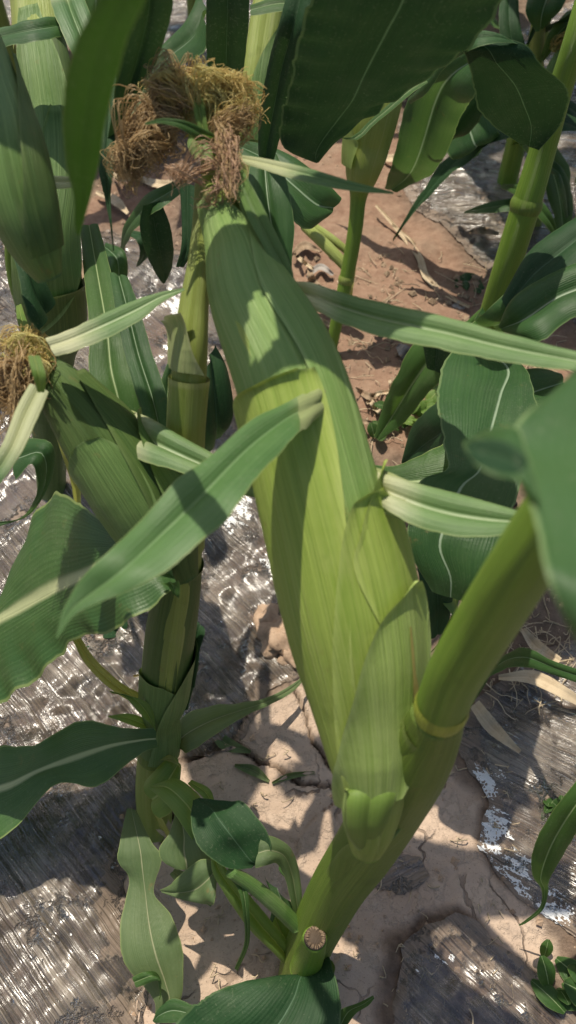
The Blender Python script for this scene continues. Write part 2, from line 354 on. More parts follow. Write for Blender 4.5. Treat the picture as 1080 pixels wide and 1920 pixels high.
# ------------------------------------------------------------------ ground
def polyw(pts): return np.array([[G(x, y).x, G(x, y).y] for x, y in pts])
def inside(poly, X, Y):
    c = np.zeros(X.shape, bool); n = len(poly)
    for i in range(n):
        x0, y0 = poly[i]; x1, y1 = poly[(i+1) % n]
        m = ((y0 > Y) != (y1 > Y)); xs = (x1-x0)*(Y-y0)/((y1-y0) if abs(y1-y0) > 1e-12 else 1e-12)+x0
        c ^= m & (X < xs)
    return c
def sdist(poly, X, Y):                      # distance to the outline, negative inside
    d = np.full(X.shape, 1e9); n = len(poly)
    for i in range(n):
        a = poly[i]; b = poly[(i+1) % n]; ab = b-a; L = ab@ab+1e-12
        t = np.clip(((X-a[0])*ab[0]+(Y-a[1])*ab[1])/L, 0, 1)
        d = np.minimum(d, np.hypot(X-a[0]-t*ab[0], Y-a[1]-t*ab[1]))
    return np.where(inside(poly, X, Y), -d, d)
CLAY = [polyw([(560, 1270), (400, 1380), (330, 1450), (240, 1520), (215, 1640), (235, 1780), (262, 1880), (290, 1960), (300, 2300), (720, 2300),
               (720, 1900), (740, 1760), (860, 1705), (960, 1790), (1060, 1840), (1040, 1760), (930, 1650), (885, 1590), (890, 1505), (835, 1380), (760, 1280), (640, 1240)])]
RED = [polyw([(750, 250), (640, 180), (520, 150), (520, 420), (560, 620), (640, 830), (1080, 900), (1300, 800), (1080, 620), (960, 560), (890, 500), (840, 430), (765, 370)]),
       polyw([(130, 380), (330, 300), (320, 390), (150, 440)]), polyw([(120, 490), (200, 480), (190, 540), (120, 530)]), polyw([(270, 620), (330, 590), (340, 640), (290, 660)])]
F_LEFT = polyw([(-500, 2300), (300, 2300), (290, 1960), (262, 1880), (240, 1760), (222, 1640), (300, 1560), (330, 1420), (455, 1375), (505, 1300), (600, 1262),
                (575, 1100), (520, 960), (480, 880), (430, 700), (430, 560), (330, 455), (200, 430), (0, 440), (-700, 440)])
F_STRIP = polyw([(835, 1375), (890, 1505), (885, 1590), (930, 1650), (990, 1700), (1040, 1765), (1300, 1950), (1700, 1900), (1500, 1200), (1060, 1190), (960, 1260), (880, 1300)])
F_LOW = polyw([(740, 1765), (850, 1705), (930, 1735), (1000, 1800), (1060, 1850), (1250, 2100), (1250, 2400), (700, 2400), (725, 1900)])
F_UP = polyw([(745, 330), (740, 230), (860, 120), (1000, 40), (1500, -250), (1900, 500), (1400, 760), (1080, 625), (960, 565), (890, 505), (845, 440), (770, 385)])
F_TOPL = polyw([(-500, 60), (60, 60), (330, 180), (640, 60), (700, -150), (400, -400), (-900, -400)])
def ground_h(X, Y):
    h = .006*fbm(X*7, Y*7, 11, 3) + .0030*fbm(X*35, Y*35, 21, 3)
    return h
# cracked clay plates: cells of irregular seeds
gx, gy = [], []
rs = np.random.default_rng(5)
cx0, cx1, cy0, cy1 = -.30, .36, -.12, .42
seeds = np.array([(rs.uniform(cx0, cx1), rs.uniform(cy0, cy1)) for _ in range(70)])
tilt = rs.uniform(-.05, .05, (70, 2)); lev = rs.uniform(-.0012, .0012, 70)
def clay_cracks(X, Y):
    Xw = X+.010*fbm(X*22, Y*22, 31, 4); Yw = Y+.010*fbm(X*22, Y*22, 41, 4)
    d = np.stack([np.hypot(Xw-s[0], Yw-s[1]) for s in seeds], 0); o = np.argsort(d, 0)[:2]
    d1 = np.take_along_axis(d, o[:1], 0)[0]; d2 = np.take_along_axis(d, o[1:2], 0)[0]; i = o[0]
    pl = tilt[i, 0]*(X-seeds[i, 0])+tilt[i, 1]*(Y-seeds[i, 1])+lev[i]
    # only some cracks are open
    open_ = n2(X*9+5, Y*9, 77)
    wdt = np.clip(open_*1.3+.05, 0, .8)
    cr_ = np.clip(1.5-(d2-d1)/(.0007+.0024*wdt), 0, 1)*np.clip(wdt*2.2, 0, 1)
    return pl*.5, cr_
def axis(a, b, st, far):
    inner = np.arange(a, b, st); out = []; s = st; x = b
    while x < far: out.append(x); s *= 1.35; x += s
    lo = []; s = st; x = a
    while x > -far: s *= 1.35; x -= s; lo.append(x)
    return np.array(lo[::-1]+list(inner)+out)
def axis2(a, c0, c1, b, st, fine, far):
    o = axis(a, b, st, far); return np.concatenate([o[o < c0-st*.4], np.arange(c0, c1, fine), o[o > c1+st*.4]])
xs = axis2(-.62, -.17, .24, .62, .0036, .0019, 90); ys = axis2(-.16, -.02, .33, 1.75, .0040, .0019, 110)
X, Y = np.meshgrid(xs, ys, indexing='ij')
clay = np.zeros(X.shape); red = np.zeros(X.shape)
wob = .008*fbm(X*20, Y*20, 3, 4)
for p in CLAY: clay = np.maximum(clay, np.clip(.5-(sdist(p, X, Y)+wob)/.008, 0, 1))
for p in RED: red = np.maximum(red, np.clip(.5-(sdist(p, X, Y)+wob*1.5)/.03, 0, 1))
Z = ground_h(X, Y)
pl, ck = clay_cracks(X, Y)
rough_z = .0035*np.abs(fbm(X*60, Y*60, 51, 3))*np.clip(.4+fbm(X*6, Y*6, 61, 2), 0, 1)*(1-clay)
Z = Z*(1-.55*clay) + rough_z + clay*(pl + .0007*fbm(X*110, Y*110, 71, 3) + .0016*fbm(X*30, Y*30, 72, 3)) - ck*.007*clay
Z = np.where((np.abs(X) > 3) | (Y > 5), Z*.3, Z)
t = NT('soil'); tc = t.n('TexCoord').outputs['Object']
ac = t.n('Attribute', attribute_name='clay').outputs['Fac']; ar = t.n('Attribute', attribute_name='red').outputs['Fac']; ak = t.n('Attribute', attribute_name='crack').outputs['Fac']
b1 = t.noise(tc, 14, 6, .6); b2 = t.noise(tc, 120, 6, .7); b3 = t.noise(tc, 700, 3, .6)
brown = t.mix(t.ramp(b2, .3, .7), (.11, .075, .052), (.24, .165, .115)); brown = t.mix(t.ramp(b1, .4, .65, 0, .5), brown, (.26, .20, .155))
redc = t.mix(t.ramp(b2, .3, .7), (.25, .15, .10), (.345, .225, .155)); redc = t.mix(t.ramp(b1, .45, .7, 0, .5), redc, (.34, .25, .175))
cl = t.mix(t.ramp(b1, .3, .7), (.47, .345, .255), (.60, .46, .35)); cl = t.mix(t.ramp(b2, .55, .75, 0, .45), cl, (.38, .285, .21)); cl = t.mix(t.ramp(b3, .66, .74, 0, .6), cl, (.16, .11, .08))
col = t.mix(ar, brown, redc); col = t.mix(ac, col, cl); col = t.mix(t.math('MULTIPLY', ak, ac), col, (.07, .05, .035))
col = t.mix(t.ramp(b3, .6, .7, 0, .35), col, (.12, .08, .06))
wp = t.n('VectorMath', {0: t.n('TexNoise', {'Vector': tc, 'Scale': 26.0, 'Detail': 4.0}).outputs[1], 1: (.05, .05, 0), 2: tc}, operation='MULTIPLY_ADD').outputs[0]
hv = t.n('TexVoronoi', {'Vector': wp, 'Scale': 17.0}, feature='DISTANCE_TO_EDGE').outputs[0]
hair = t.math('MULTIPLY', t.math('MULTIPLY', t.ramp(hv, .006, .016, 1, 0), t.ramp(t.noise(tc, 16, 3), .46, .56)), ac)
col = t.mix(t.math('MULTIPLY', hair, .75), col, (.13, .09, .065))
crust = t.math('MULTIPLY', t.ramp(t.noise(tc, 55, 6, .75), .50, .60), ac); col = t.mix(t.math('MULTIPLY', crust, .35), col, (.56, .44, .34))
amp = t.math('MULTIPLY_ADD', ac, -.45, 1.0)
hh = t.math('ADD', t.math('ADD', t.math('MULTIPLY', b2, .7), t.math('MULTIPLY', b3, .35)), t.math('ADD', t.math('MULTIPLY', hair, -1.6), t.math('MULTIPLY', crust, .5)))
bm = t.n('Bump', {'Height': t.math('MULTIPLY', hh, amp), 'Strength': .8, 'Distance': .003}).outputs[0]
pb = t.n('BsdfPrincipled', {'Base Color': col, 'Roughness': .9, 'Normal': bm, 'Specular IOR Level': .2})
t.t.links.new(pb.outputs[0], t.out.inputs[0]); M_SOIL = t.m
V = np.stack([X, Y, Z], -1).reshape(-1, 3)
ni, nj = X.shape
ii, jj = np.meshgrid(np.arange(ni-1), np.arange(nj-1), indexing='ij'); q = (ii*nj+jj).ravel()
F = np.stack([q, q+nj, q+nj+1, q+1], 1)
def fast_mesh(name, V, F, mat, attrs, org=(0, 0, 0)):
    me = bpy.data.meshes.new(name); me.vertices.add(len(V)); me.vertices.foreach_set('co', (V-np.array(org)).astype(np.float32).ravel())
    me.loops.add(F.size); me.loops.foreach_set('vertex_index', F.astype(np.int32).ravel())
    me.polygons.add(len(F)); me.polygons.foreach_set('loop_start', np.arange(0, F.size, 4, dtype=np.int32)); me.update(calc_edges=True)
    me.polygons.foreach_set('use_smooth', np.ones(len(F), bool))
    for k, v in attrs.items():
        a = me.attributes.new(k, 'FLOAT', 'POINT'); a.data.foreach_set('value', np.asarray(v, np.float32).ravel())
    me.materials.append(mat); me.validate(); o = bpy.data.objects.new(name, me); scene.collection.objects.link(o); o.location = org; return o
g = fast_mesh('ground', V, F, M_SOIL, {'clay': clay, 'red': red, 'crack': ck}); g['kind'] = 'structure'

GZ = Z.copy(); GXS, GYS = xs.copy(), ys.copy()
def ground_at(X, Y):
    i = np.clip(np.searchsorted(GXS, X)-1, 0, len(GXS)-2); j = np.clip(np.searchsorted(GYS, Y)-1, 0, len(GYS)-2)
    u = np.clip((X-GXS[i])/(GXS[i+1]-GXS[i]), 0, 1); v = np.clip((Y-GYS[j])/(GYS[j+1]-GYS[j]), 0, 1)
    return (GZ[i, j]*(1-u)+GZ[i+1, j]*u)*(1-v)+(GZ[i, j+1]*(1-u)+GZ[i+1, j+1]*u)*v
def film_mat(name, ang, milky=.30):
    t = NT(name); tc = t.n('TexCoord').outputs['Object']
    mp = t.n('Mapping', {'Vector': tc, 'Rotation': (0, 0, -ang)}).outputs[0]      # x runs along the stretch lines
    s = t.n('SeparateXYZ', {0: mp}); wv = t.noise(tc, 9, 3)
    y = t.math('ADD', s.outputs[1], t.math('MULTIPLY', wv, .014))
    a = t.noise(t.vec(t.math('MULTIPLY', s.outputs[0], 1.9), t.math('MULTIPLY', y, 190.0)), 1.0, 3, .6)
    b = t.noise(t.vec(t.math('MULTIPLY', s.outputs[0], 7.0), t.math('MULTIPLY', y, 520.0), 4.0), 1.0, 2, .6)
    big = t.noise(tc, 17, 5, .65); mid = t.noise(tc, 75, 5, .7); zone = t.ramp(t.noise(tc, 7, 3), .36, .60)
    hs = t.math('ADD', t.math('MULTIPLY', a, 1.5), t.math('MULTIPLY', b, .75)); hs = t.math('MULTIPLY', hs, t.math('MULTIPLY_ADD', zone, .9, .4))
    cr_ = t.n('TexVoronoi', {'Vector': tc, 'Scale': 120.0, 'Randomness': 1.0}, feature='SMOOTH_F1').outputs[0]
    crz = t.ramp(t.noise(tc, 12, 2), .56, .70)
    c_ = t.noise(t.vec(t.math('MULTIPLY', s.outputs[0], 1.6), t.math('MULTIPLY', y, 75.0), 9.0), 1.0, 2, .5)
    dirt0 = t.ramp(t.noise(tc, 26, 6, .72), .56, .64)
    hs = t.math('MULTIPLY', t.math('ADD', hs, t.math('MULTIPLY', c_, 2.2)), t.math('MULTIPLY_ADD', dirt0, -.8, 1.0))
    h = t.math('ADD', hs, t.math('MULTIPLY', t.math('ADD', t.math('MULTIPLY', mid, .8), t.math('MULTIPLY', cr_, .35)), t.math('MULTIPLY_ADD', crz, .8, .06)))
    bmp = t.n('Bump', {'Height': h, 'Strength': 1.0, 'Distance': .0040}).outputs[0]
    glint_lace = t.n('Attribute', attribute_name='glint_lace').outputs['Fac']  # white sun glints of the wrinkled film, put into its colour
    cell = t.n('TexVoronoi', {'Vector': t.n('VectorMath', {0: t.n('TexNoise', {'Vector': tc, 'Scale': 190.0, 'Detail': 2.0}).outputs[1], 1: (.004, .004, .004), 2: tc}, operation='MULTIPLY_ADD').outputs[0], 'Scale': 400.0}, feature='DISTANCE_TO_EDGE').outputs[0]
    thr = t.math('MULTIPLY_ADD', t.noise(tc, 130, 3), 1.5, -.50)
    lm = t.math('MULTIPLY', t.math('LESS_THAN', cell, thr), t.ramp(t.math('ADD', glint_lace, t.math('MULTIPLY', t.math('SUBTRACT', t.noise(t.vec(t.math('MULTIPLY', s.outputs[0], 55.0), t.math('MULTIPLY', y, 130.0), 7.0), 1.0, 4, .7), .5), 3.4)), .66, .70))
    col = t.mix(t.ramp(big, .35, .65), (.27, .22, .17), (.46, .39, .31)); col = t.mix(t.ramp(b, .58, .74, 0, .5), col, (.64, .58, .49))
    col = t.mix(lm, col, (.92, .92, .9))
    alpha = t.math('ADD', t.math('MULTIPLY', t.ramp(a, .42, .78), .50), t.math('MULTIPLY', t.ramp(b, .50, .74), .26))
    alpha = t.math('ADD', t.math('MULTIPLY', alpha, t.math('MULTIPLY_ADD', zone, .75, .3)), t.math('MULTIPLY', t.ramp(big, .45, .7), milky*.9)); alpha = t.math('ADD', alpha, milky*.28)
    edg = t.n('Attribute', attribute_name='edge').outputs['Fac']
    alpha = t.math('MULTIPLY', alpha, edg, clamp=True)
    # soil washed over the film
    dirt = t.math('MULTIPLY', t.ramp(t.math('ADD', t.noise(tc, 26, 6, .72), t.math('MULTIPLY', t.math('SUBTRACT', 1.0, edg), .22)), .56, .64), .85)
    col = t.mix(dirt, col, t.mix(t.noise(tc, 300, 4, .7), (.15, .105, .075), (.36, .265, .19)))
    col = t.mix(lm, col, (.92, .92, .9)); alpha = t.math('MAXIMUM', t.math('MAXIMUM', alpha, dirt), lm, clamp=True)
    pb = t.n('BsdfPrincipled', {'Base Color': col, 'Roughness': t.math('ADD', t.math('MULTIPLY_ADD', mid, .2, .20), t.math('MULTIPLY', dirt, .6)), 'Normal': bmp, 'Specular IOR Level': .7})
    # clear film: transparent with its own mirror coat
    tr = t.n('BsdfTransparent', {'Color': (.88, .88, .88, 1)}); gl = t.n('BsdfGlossy', {'Color': (1, 1, 1, 1), 'Roughness': .19, 'Normal': bmp})
    fr = t.n('Fresnel', {'IOR': 1.5, 'Normal': bmp}); clear = t.n('MixShader', {0: t.math('MULTIPLY', fr.outputs[0], 2.4, clamp=True), 1: tr.outputs[0], 2: gl.outputs[0]})
    ms = t.n('MixShader', {0: alpha, 1: clear.outputs[0], 2: pb.outputs[0]})
    t.t.links.new(ms.outputs[0], t.out.inputs[0]); return t.m
def film(name, poly, ang, label, step, bounds, glint_lace=(), seed=1, fold=.0022, milky=.3):
    x0, x1, y0, y1 = bounds; X, Y = np.meshgrid(np.arange(x0, x1, step), np.arange(y0, y1, step), indexing='ij')
    sd = sdist(poly, X, Y) + .009*fbm(X*22, Y*22, seed+50, 5)
    c, s = math.cos(ang), math.sin(ang); A = X*c+Y*s; B = -X*s+Y*c
    Bw = B + .010*n2(A*4, B*4, seed+9)
    f = fbm(A*1.1, Bw*46, seed+60, 3)
    fz = np.abs(f)*np.clip(.35+.8*fbm(X*5, Y*5, seed+70, 2), .1, 1.2)
    cm = np.abs(fbm(X*38, Y*38, seed+80, 3))*np.clip(.3+1.2*n2(X*9, Y*9, seed+85), 0, 1)
    Z = ground_at(X, Y) + .0022 + fold*1.6*fz + fold*.55*cm
    edge = np.clip(-sd/.016, 0, 1); Z = Z - (.0012+fold*1.2*fz+fold*.5*cm)*(1-edge)
    lc = np.zeros(X.shape); eg = np.clip(-(sd+.006*fbm(X*50, Y*50, seed+95, 3))/.022, 0, 1)
    for (px, py, rpx) in glint_lace:
        q = G(px, py); r = rpx*zground(py)/FPX; lc = np.maximum(lc, np.clip(1.15-np.hypot(X-q.x, (Y-q.y)*.8)/r, 0, 1))
    gxs, gys = np.gradient(sd, step); gm = gxs**2+gys**2+1e-6; push = np.clip(sd, 0, 2*step)
    X = X-gxs/gm*push; Y = Y-gys/gm*push
    ok = sd < 0; cell = ok[:-1, :-1] | ok[1:, :-1] | ok[1:, 1:] | ok[:-1, 1:]
    nj = X.shape[1]; i, j = np.nonzero(cell); q = i*nj+j; F = np.stack([q, q+nj, q+nj+1, q+1], 1)
    used, inv = np.unique(F, return_inverse=True); V = np.stack([X, Y, Z], -1).reshape(-1, 3)[used]
    o = fast_mesh(name, V, inv.reshape(F.shape), film_mat(name+'_material', ang, milky), {'glint_lace': lc.ravel()[used], 'edge': eg.ravel()[used]}, org=tuple(V.mean(0)))
    o['kind'] = 'thing'; return tag(o, label, 'plastic film', 'clear mulch film sheets on the soil')
film('mulch_film', F_LEFT, math.radians(-47), 'crumpled clear mulch film, widest sheet, under the plants at the left', .0030, (-.62, .02, -.12, 1.0),
     glint_lace=[(452, 965, 36), (435, 990, 22), (420, 960, 26), (335, 590, 34), (500, 1070, 18), (215, 1625, 10), (345, 1320, 26), (330, 570, 26)], seed=1, milky=.34)
film('mulch_film', F_STRIP, math.radians(-33), 'clear mulch film with painted white glints, right of the ear stalk', .0030, (.08, .62, .0, .42),
     glint_lace=[(912, 1465, 40), (925, 1548, 42), (920, 1580, 40), (965, 1632, 44), (1035, 1700, 44), (1010, 1600, 20), (1060, 1715, 25)], seed=2, milky=.42)
film('mulch_film', F_LOW, math.radians(-45), 'shaded clear mulch film at the bottom edge, over the cracked clay', .0030, (.03, .40, -.12, .14), glint_lace=[(820, 1795, 10), (840, 1800, 14)], seed=3, milky=.34)
film('mulch_film', polyw([(692, 1665), (702, 1615), (738, 1590), (792, 1606), (808, 1648), (786, 1676), (758, 1700), (735, 1682)]), math.radians(20), 'small crumpled scrap of mulch film on the cracked clay behind the stalk foot', .0016, (.03, .16, .05, .2), seed=6, milky=.5, fold=.003)
film('mulch_film', F_UP, math.radians(-12), 'dusty mulch film beyond the red soil furrow at the upper right', .0042, (.05, 1.0, .5, 1.75), seed=4, milky=.5)
film('mulch_film', F_TOPL, math.radians(-15), 'far mulch film behind the tall plants at the top', .006, (-.9, .4, .95, 2.2), seed=5, milky=.4)
def plant(px, py, label):
    q = G(px, py); return empty('maize_plant', (q.x, q.y, float(ground_h(np.array(q.x), np.array(q.y)))), label, 'maize plant', 'maize plants standing in the field')
def node_ring(tube, f, parent, bulge=.0012, wdt=.012, mat=None):
    th = np.linspace(0, 6.283, 24, endpoint=False); ff = np.linspace(f-wdt, f+wdt, 7)
    F_, T_ = np.meshgrid(ff, th, indexing='ij'); off = bulge*(1-((F_-f)/wdt)**2)+.0001
    V = tube.at(F_.ravel(), T_.ravel(), off.ravel()); UV = np.stack([T_.ravel()/6.283, F_.ravel()*.3], 1)
    return new_mesh('node', V, gridfaces(7, 24, True), mat or M_NODE, parent, UV)
def ear_section(k=5, amp=.0006, seed=1):
    def f(F_, T_): return amp*np.sin(T_*k+seed+F_*3)*np.sin(np.pi*np.clip(F_, 0, 1)) + amp*.8*n2(F_*6+seed, T_*1.0, seed)
    return f
def blob_silk(name, mat, parent, root, blobs, n, r0, curl=.006, seed=1, steps=14, wig=.0022):
    """silk: strands leave the root, arch over and curl inside soft blobs (centre, radii)"""
    r = np.random.default_rng(seed); polys = []
    k = 0
    while k < n:
        c, rad, wt = blobs[r.choice(len(blobs), p=np.array([b[2] for b in blobs])/sum(b[2] for b in blobs))]
        c = np.array(c); rad = np.array(rad)
        d = r.normal(size=3); d /= np.linalg.norm(d); tgt = c+d*rad*r.uniform(.55, 1.0)
        tan = np.cross(d, r.normal(size=3)); tan /= np.linalg.norm(tan)+1e-9; tan[2] -= .4
        st = np.array(root)+r.normal(size=3)*.004
        mid = (st+tgt)/2 + np.array([0, 0, 1])*r.uniform(0, .5)*np.linalg.norm(tgt-st) + r.normal(size=3)*.004
        pts = [st, mid, tgt]; cur = tgt.copy(); v = tan
        for q in range(r.integers(3, 7)):
            nrm = (cur-c)/rad; nrm /= np.linalg.norm(nrm)+1e-9
            v = v-nrm*(v@nrm)*.9 + r.normal(size=3)*.35 + np.array([0, 0, -.22]); v /= np.linalg.norm(v)+1e-9
            cur = cur+v*curl*r.uniform(.6, 1.3); cur = cur+(c+nrm*rad*r.uniform(.78, 1.02)-cur)*.35
            pts.append(cur.copy())
        base = cr(np.array(pts), steps+len(pts)); m_ = len(base); ph = np.linspace(0, 1, m_)[:, None]
        for j in range(r.integers(5, 14)):
            p = base + r.normal(size=3)*.0011 + r.normal(size=3)*.0016*ph + r.normal(size=3)*.0009*np.sin(ph*r.uniform(2, 7)+r.uniform(0, 6))
            p = p + wig*.16*r.normal(size=3)*np.sin(ph*r.uniform(10, 26)+r.uniform(0, 6))
            polys.append(p[:r.integers(int(m_*.7), m_+1)]); k += 1
    o = strands(name, mat, parent, polys, r0); o['kind'] = 'stuff'; return o
def hang_silk(name, mat, parent, a, b, spread, n, r0, seed=1):
    r = np.random.default_rng(seed); polys = []
    a, b = np.array(a), np.array(b)
    for k in range(n):
        o = r.normal(size=3)*spread; o2 = r.normal(size=3)*spread*.8; e = r.uniform(.6, 1.08)
        pts = [a+o, a+(b-a)*.33*e+o*1.1+r.normal(size=3)*.0015, a+(b-a)*.66*e+(o+o2)*.5+r.normal(size=3)*.002, a+(b-a)*e+o2+r.normal(size=3)*.002]
        p = cr(np.array(pts), 14); p += .0009*r.normal(size=3)*np.sin(np.linspace(0, r.uniform(6, 20), 14)+r.uniform(0, 6))[:, None]
        polys.append(p)
    o = strands(name, mat, parent, polys, r0); o['kind'] = 'stuff'; return o

M_LIP = leaf_mat('husk_lip', (.14, .235, .035), (.23, .33, .065), rib=(.22, .32, .07), ribw=.02, trans=.2, rough=.5, crimp=.1)
# ================================================================== the plant with the big ear
A = plant(562, 1835, 'maize plant in front bearing the large green husked ear on its thick leaning stalk')
lower = Tube([(558, 1850, -.01, 74), (570, 1800, .035, 82), (594, 1740, .09, 90), (634, 1665, .17, 100), (684, 1590, .26, 112), (730, 1515, .34, 122), (774, 1440, .42, 126), (805, 1380, .47, 110), (822, 1338, .505, 94)], n=80)
sk_ = lower.mesh('stalk', M_STALKD, A, seg=32, sect=lambda F_, T_: .0005*np.sin(T_*4+1)+.0004*n2(F_*8, T_*2, 4))
upper = Tube([(822, 1343, .500, 90), (828, 1326, .512, 98), (838, 1300, .53, 101), (862, 1250, .565, 108), (920, 1155, .62, 118), (990, 1045, .685, 124), (1090, 890, .74, 130), (1230, 650, .80, 145), (1400, 350, .87, 170)], n=80)
up = upper.mesh('upper_stalk', M_STALK, A, seg=32, sect=lambda F_, T_: .0004*np.sin(T_*3+1)*np.clip(F_*6, 0, 1))
node_ring(upper, .035, A, bulge=.0006, wdt=.033)
# sheath that wraps the stalk below the node, its open lip curling under the ear
#lower.patch('leaf_sheath', M_STALKD, A, [('f', .02, -170, 170), ('f', .2, -165, 165), ('f', .42, -160, 160), ('f', .55, -150, 168)], off=.0012, lip=.0006, seed=3)
sheath = Tube([(640, 1640, .215, 60), (668, 1585, .27, 90), (708, 1528, .325, 128), (742, 1470, .375, 146), (778, 1415, .425, 134), (806, 1370, .475, 108), (820, 1345, .50, 98)], n=50)
sheath.patch('leaf_sheath', M_STALKD, A, [('f', 0.02, -60, 150), ('f', .25, -20, 165), ('f', .5, 0, 170), ('f', .75, -35, 170), ('f', .93, -80, 170)], off=.0001, lip=.0001, seed=5)
# ---- ear
E = Tube([(688, 1592, .374, 56), (692, 1560, .368, 82), (696, 1500, .362, 104), (693, 1420, .359, 136), (682, 1320, .357, 172), (665, 1210, .354, 212), (640, 1090, .352, 228), (595, 910, .35, 214), (540, 705, .354, 192), (472, 555, .364, 152), (442, 465, .376, 106), (416, 395, .384, 70), (400, 325, .388, 46), (392, 262, .39, 34), (388, 225, .392, 18)], z=True, n=110)
ear = E.mesh('ear', M_HUSK, A, seg=48, sect=ear_section(5, .0008, 2), n=120)
ear['label'] = 'large green ear wrapped in its husk'
# left and upper husk leaves, each overlapping the one inside it
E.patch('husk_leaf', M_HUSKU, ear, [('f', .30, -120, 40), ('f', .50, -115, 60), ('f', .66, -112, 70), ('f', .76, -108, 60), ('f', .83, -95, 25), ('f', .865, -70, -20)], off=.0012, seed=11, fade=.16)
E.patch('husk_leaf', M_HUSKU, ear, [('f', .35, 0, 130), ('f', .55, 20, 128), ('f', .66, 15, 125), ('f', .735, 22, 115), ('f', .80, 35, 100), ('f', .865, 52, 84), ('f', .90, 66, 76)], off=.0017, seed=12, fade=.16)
h3 = E.patch('husk_leaf', M_HUSK, ear, [('f', .03, -150, 30), (-140, (700, 1420)), (-135, (668, 1250)), (-130, (655, 1080)), (-125, (648, 960)), (-110, (634, 860)), ((452, 800), (618, 790)), ((510, 770), (608, 762)), ((575, 750), (600, 748))], off=.0026, lip=.0018, seed=13, fade=.16)
h4 = E.patch('husk_leaf', M_HUSK, ear, [('f', .05, 20, 150), ('f', .25, 34, 140), ((668, 1080), 135), ((672, 1010), 125), ((688, 950), 115), ((700, 915), 105), ((712, 890), 96)], off=.0030, lip=.0018, seed=14, fade=.16)
h5 = E.patch('husk_leaf', M_HUSK, ear, [('f', .03, -35, 140), ((652, 1400), 128), ((634, 1230), 120), ((636, 1120), (800, 1170)), ((642, 1030), (775, 1070)), ((656, 970), (738, 985)), ((676, 950), (712, 956)), ((692, 943), (698, 944))], off=.0040, lip=.0020, seed=15, fade=.16)
h6 = E.patch('husk_leaf', M_HUSKP, ear, [((644, 1490), (742, 1460)), ((650, 1400), (758, 1400)), ((664, 1300), (778, 1310)), ((680, 1215), (792, 1235)), ((704, 1150), (780, 1170)), ((735, 1108), (760, 1118)), ((744, 1092), (748, 1094))], off=.0054, lip=.0024, label='short outermost husk leaf with a brown streak', seed=16, fade=.16)
br_ = E.patch('brown_streak', dry_mat('streak', (.22, .15, .04), (.36, .32, .10)), h6, [((747, 1165), (749, 1165)), ((749, 1200), (753, 1200)), ((752, 1240), (757, 1242)), ((753, 1280), (763, 1285)), ((756, 1310), (762, 1312)), ((758, 1330), (759, 1330))], off=.0064, lip=0, n=30, m=4, seed=17)
# shank and the folded lip under the ear
leaf(A, M_LIP, [(662, 1450, 738, 1440, .425, 0, .5, 0), (650, 1492, 744, 1480, .441, 0, .5, 0), (650, 1548, 728, 1538, .424, 0, .5, .003), (664, 1582, 712, 1570, .402, 0, .5, .006), (686, 1600, 702, 1592, .385)], name='folded_husk_lip', arch=.18, n=40)
lip_ = Tube([(650, 1480, .446, 7), (646, 1525, .430, 9), (657, 1568, .408, 11), (690, 1598, .380, 12), (724, 1582, .368, 10), (756, 1546, .366, 7)], n=40)
lip_.mesh('sheath_lip', M_HUSKP, A, seg=12)
# husk blades
b1_ = leaf(ear, M_BLADE, [(646, 704, 636, 744, .582, 0, .5, 0), (606, 722, 604, 772, .602, 0, .5, 0), (566, 738, 580, 792, .610), (512, 766, 546, 826, .616, .004, .45, -.008), (440, 812, 492, 884, .626, .006, .45, -.010), (350, 890, 428, 966, .634, .006, .45, -.010), (270, 966, 350, 1044, .636, .004, .45, -.008), (200, 1038, 275, 1090, .640), (150, 1092, 210, 1122, .634), (120, 1140, 142, 1152, .63), (104, 1196, 108, 1197, .626)],
     name='husk_blade', arch=.14, n=60, seed=3, ruf=.0022, rn=4, label='long green husk blade reaching down to the left')
leaf(ear, M_BLADEL, [(556, 528, 560, 570, .602), (585, 530, 590, 582, .607), (640, 548, 640, 606, .612), (720, 568, 716, 632, .62), (830, 592, 824, 654, .632), (950, 625, 940, 678, .645), (1060, 654, 1050, 692, .655), (1180, 684, 1174, 706, .662)],
     name='husk_blade', arch=.25, n=50, seed=4, ruf=.0005, fold=.2, label='long pale husk blade reaching across to the right')
leaf(ear, M_BLADEL, [(706, 884, 700, 938, .556), (735, 892, 728, 958, .566), (790, 908, 780, 985, .568), (860, 926, 850, 1005, .575), (930, 945, 925, 1006, .58), (985, 962, 980, 996, .586), (1040, 980, 1040, 990, .592)],
     name='husk_blade', arch=.25, n=40, seed=5, fold=.3, label='short husk blade with pale collar at the right side')
#E.patch('blade_collar', M_COLLAR, ear, [((545, 770), (600, 775)), ((545, 755), (612, 758)), ((560, 742), (610, 742)), ((590, 735), (604, 736))], off=.0050, lip=.001, seed=8)
#E.patch('blade_collar', M_COLLAR, ear, [((695, 945), (722, 955)), ((698, 925), (722, 930)), ((704, 900), (716, 900)), ((708, 885), (712, 885))], off=.0050, lip=.001, seed=9)
leaf(ear, M_COLLAR, [(622, 716, 612, 768, .598, 0, .5, 0), (600, 726, 592, 786, .609, 0, .5, 0), (575, 736, 574, 800, .614, 0, .5, 0), (556, 746, 562, 808, .616, 0, .5, 0)], name='blade_collar', n=20, arch=.14, ruf=.0008, rn=2, a0=.12)
leaf(ear, M_COLLAR, [(698, 876, 694, 942, .548, 0, .5, 0), (716, 880, 708, 956, .558, 0, .5, 0), (742, 890, 730, 966, .562, 0, .5, 0), (768, 902, 754, 975, .563, 0, .5, 0)], name='blade_collar', n=16, arch=.1, ruf=.0003, rn=3)
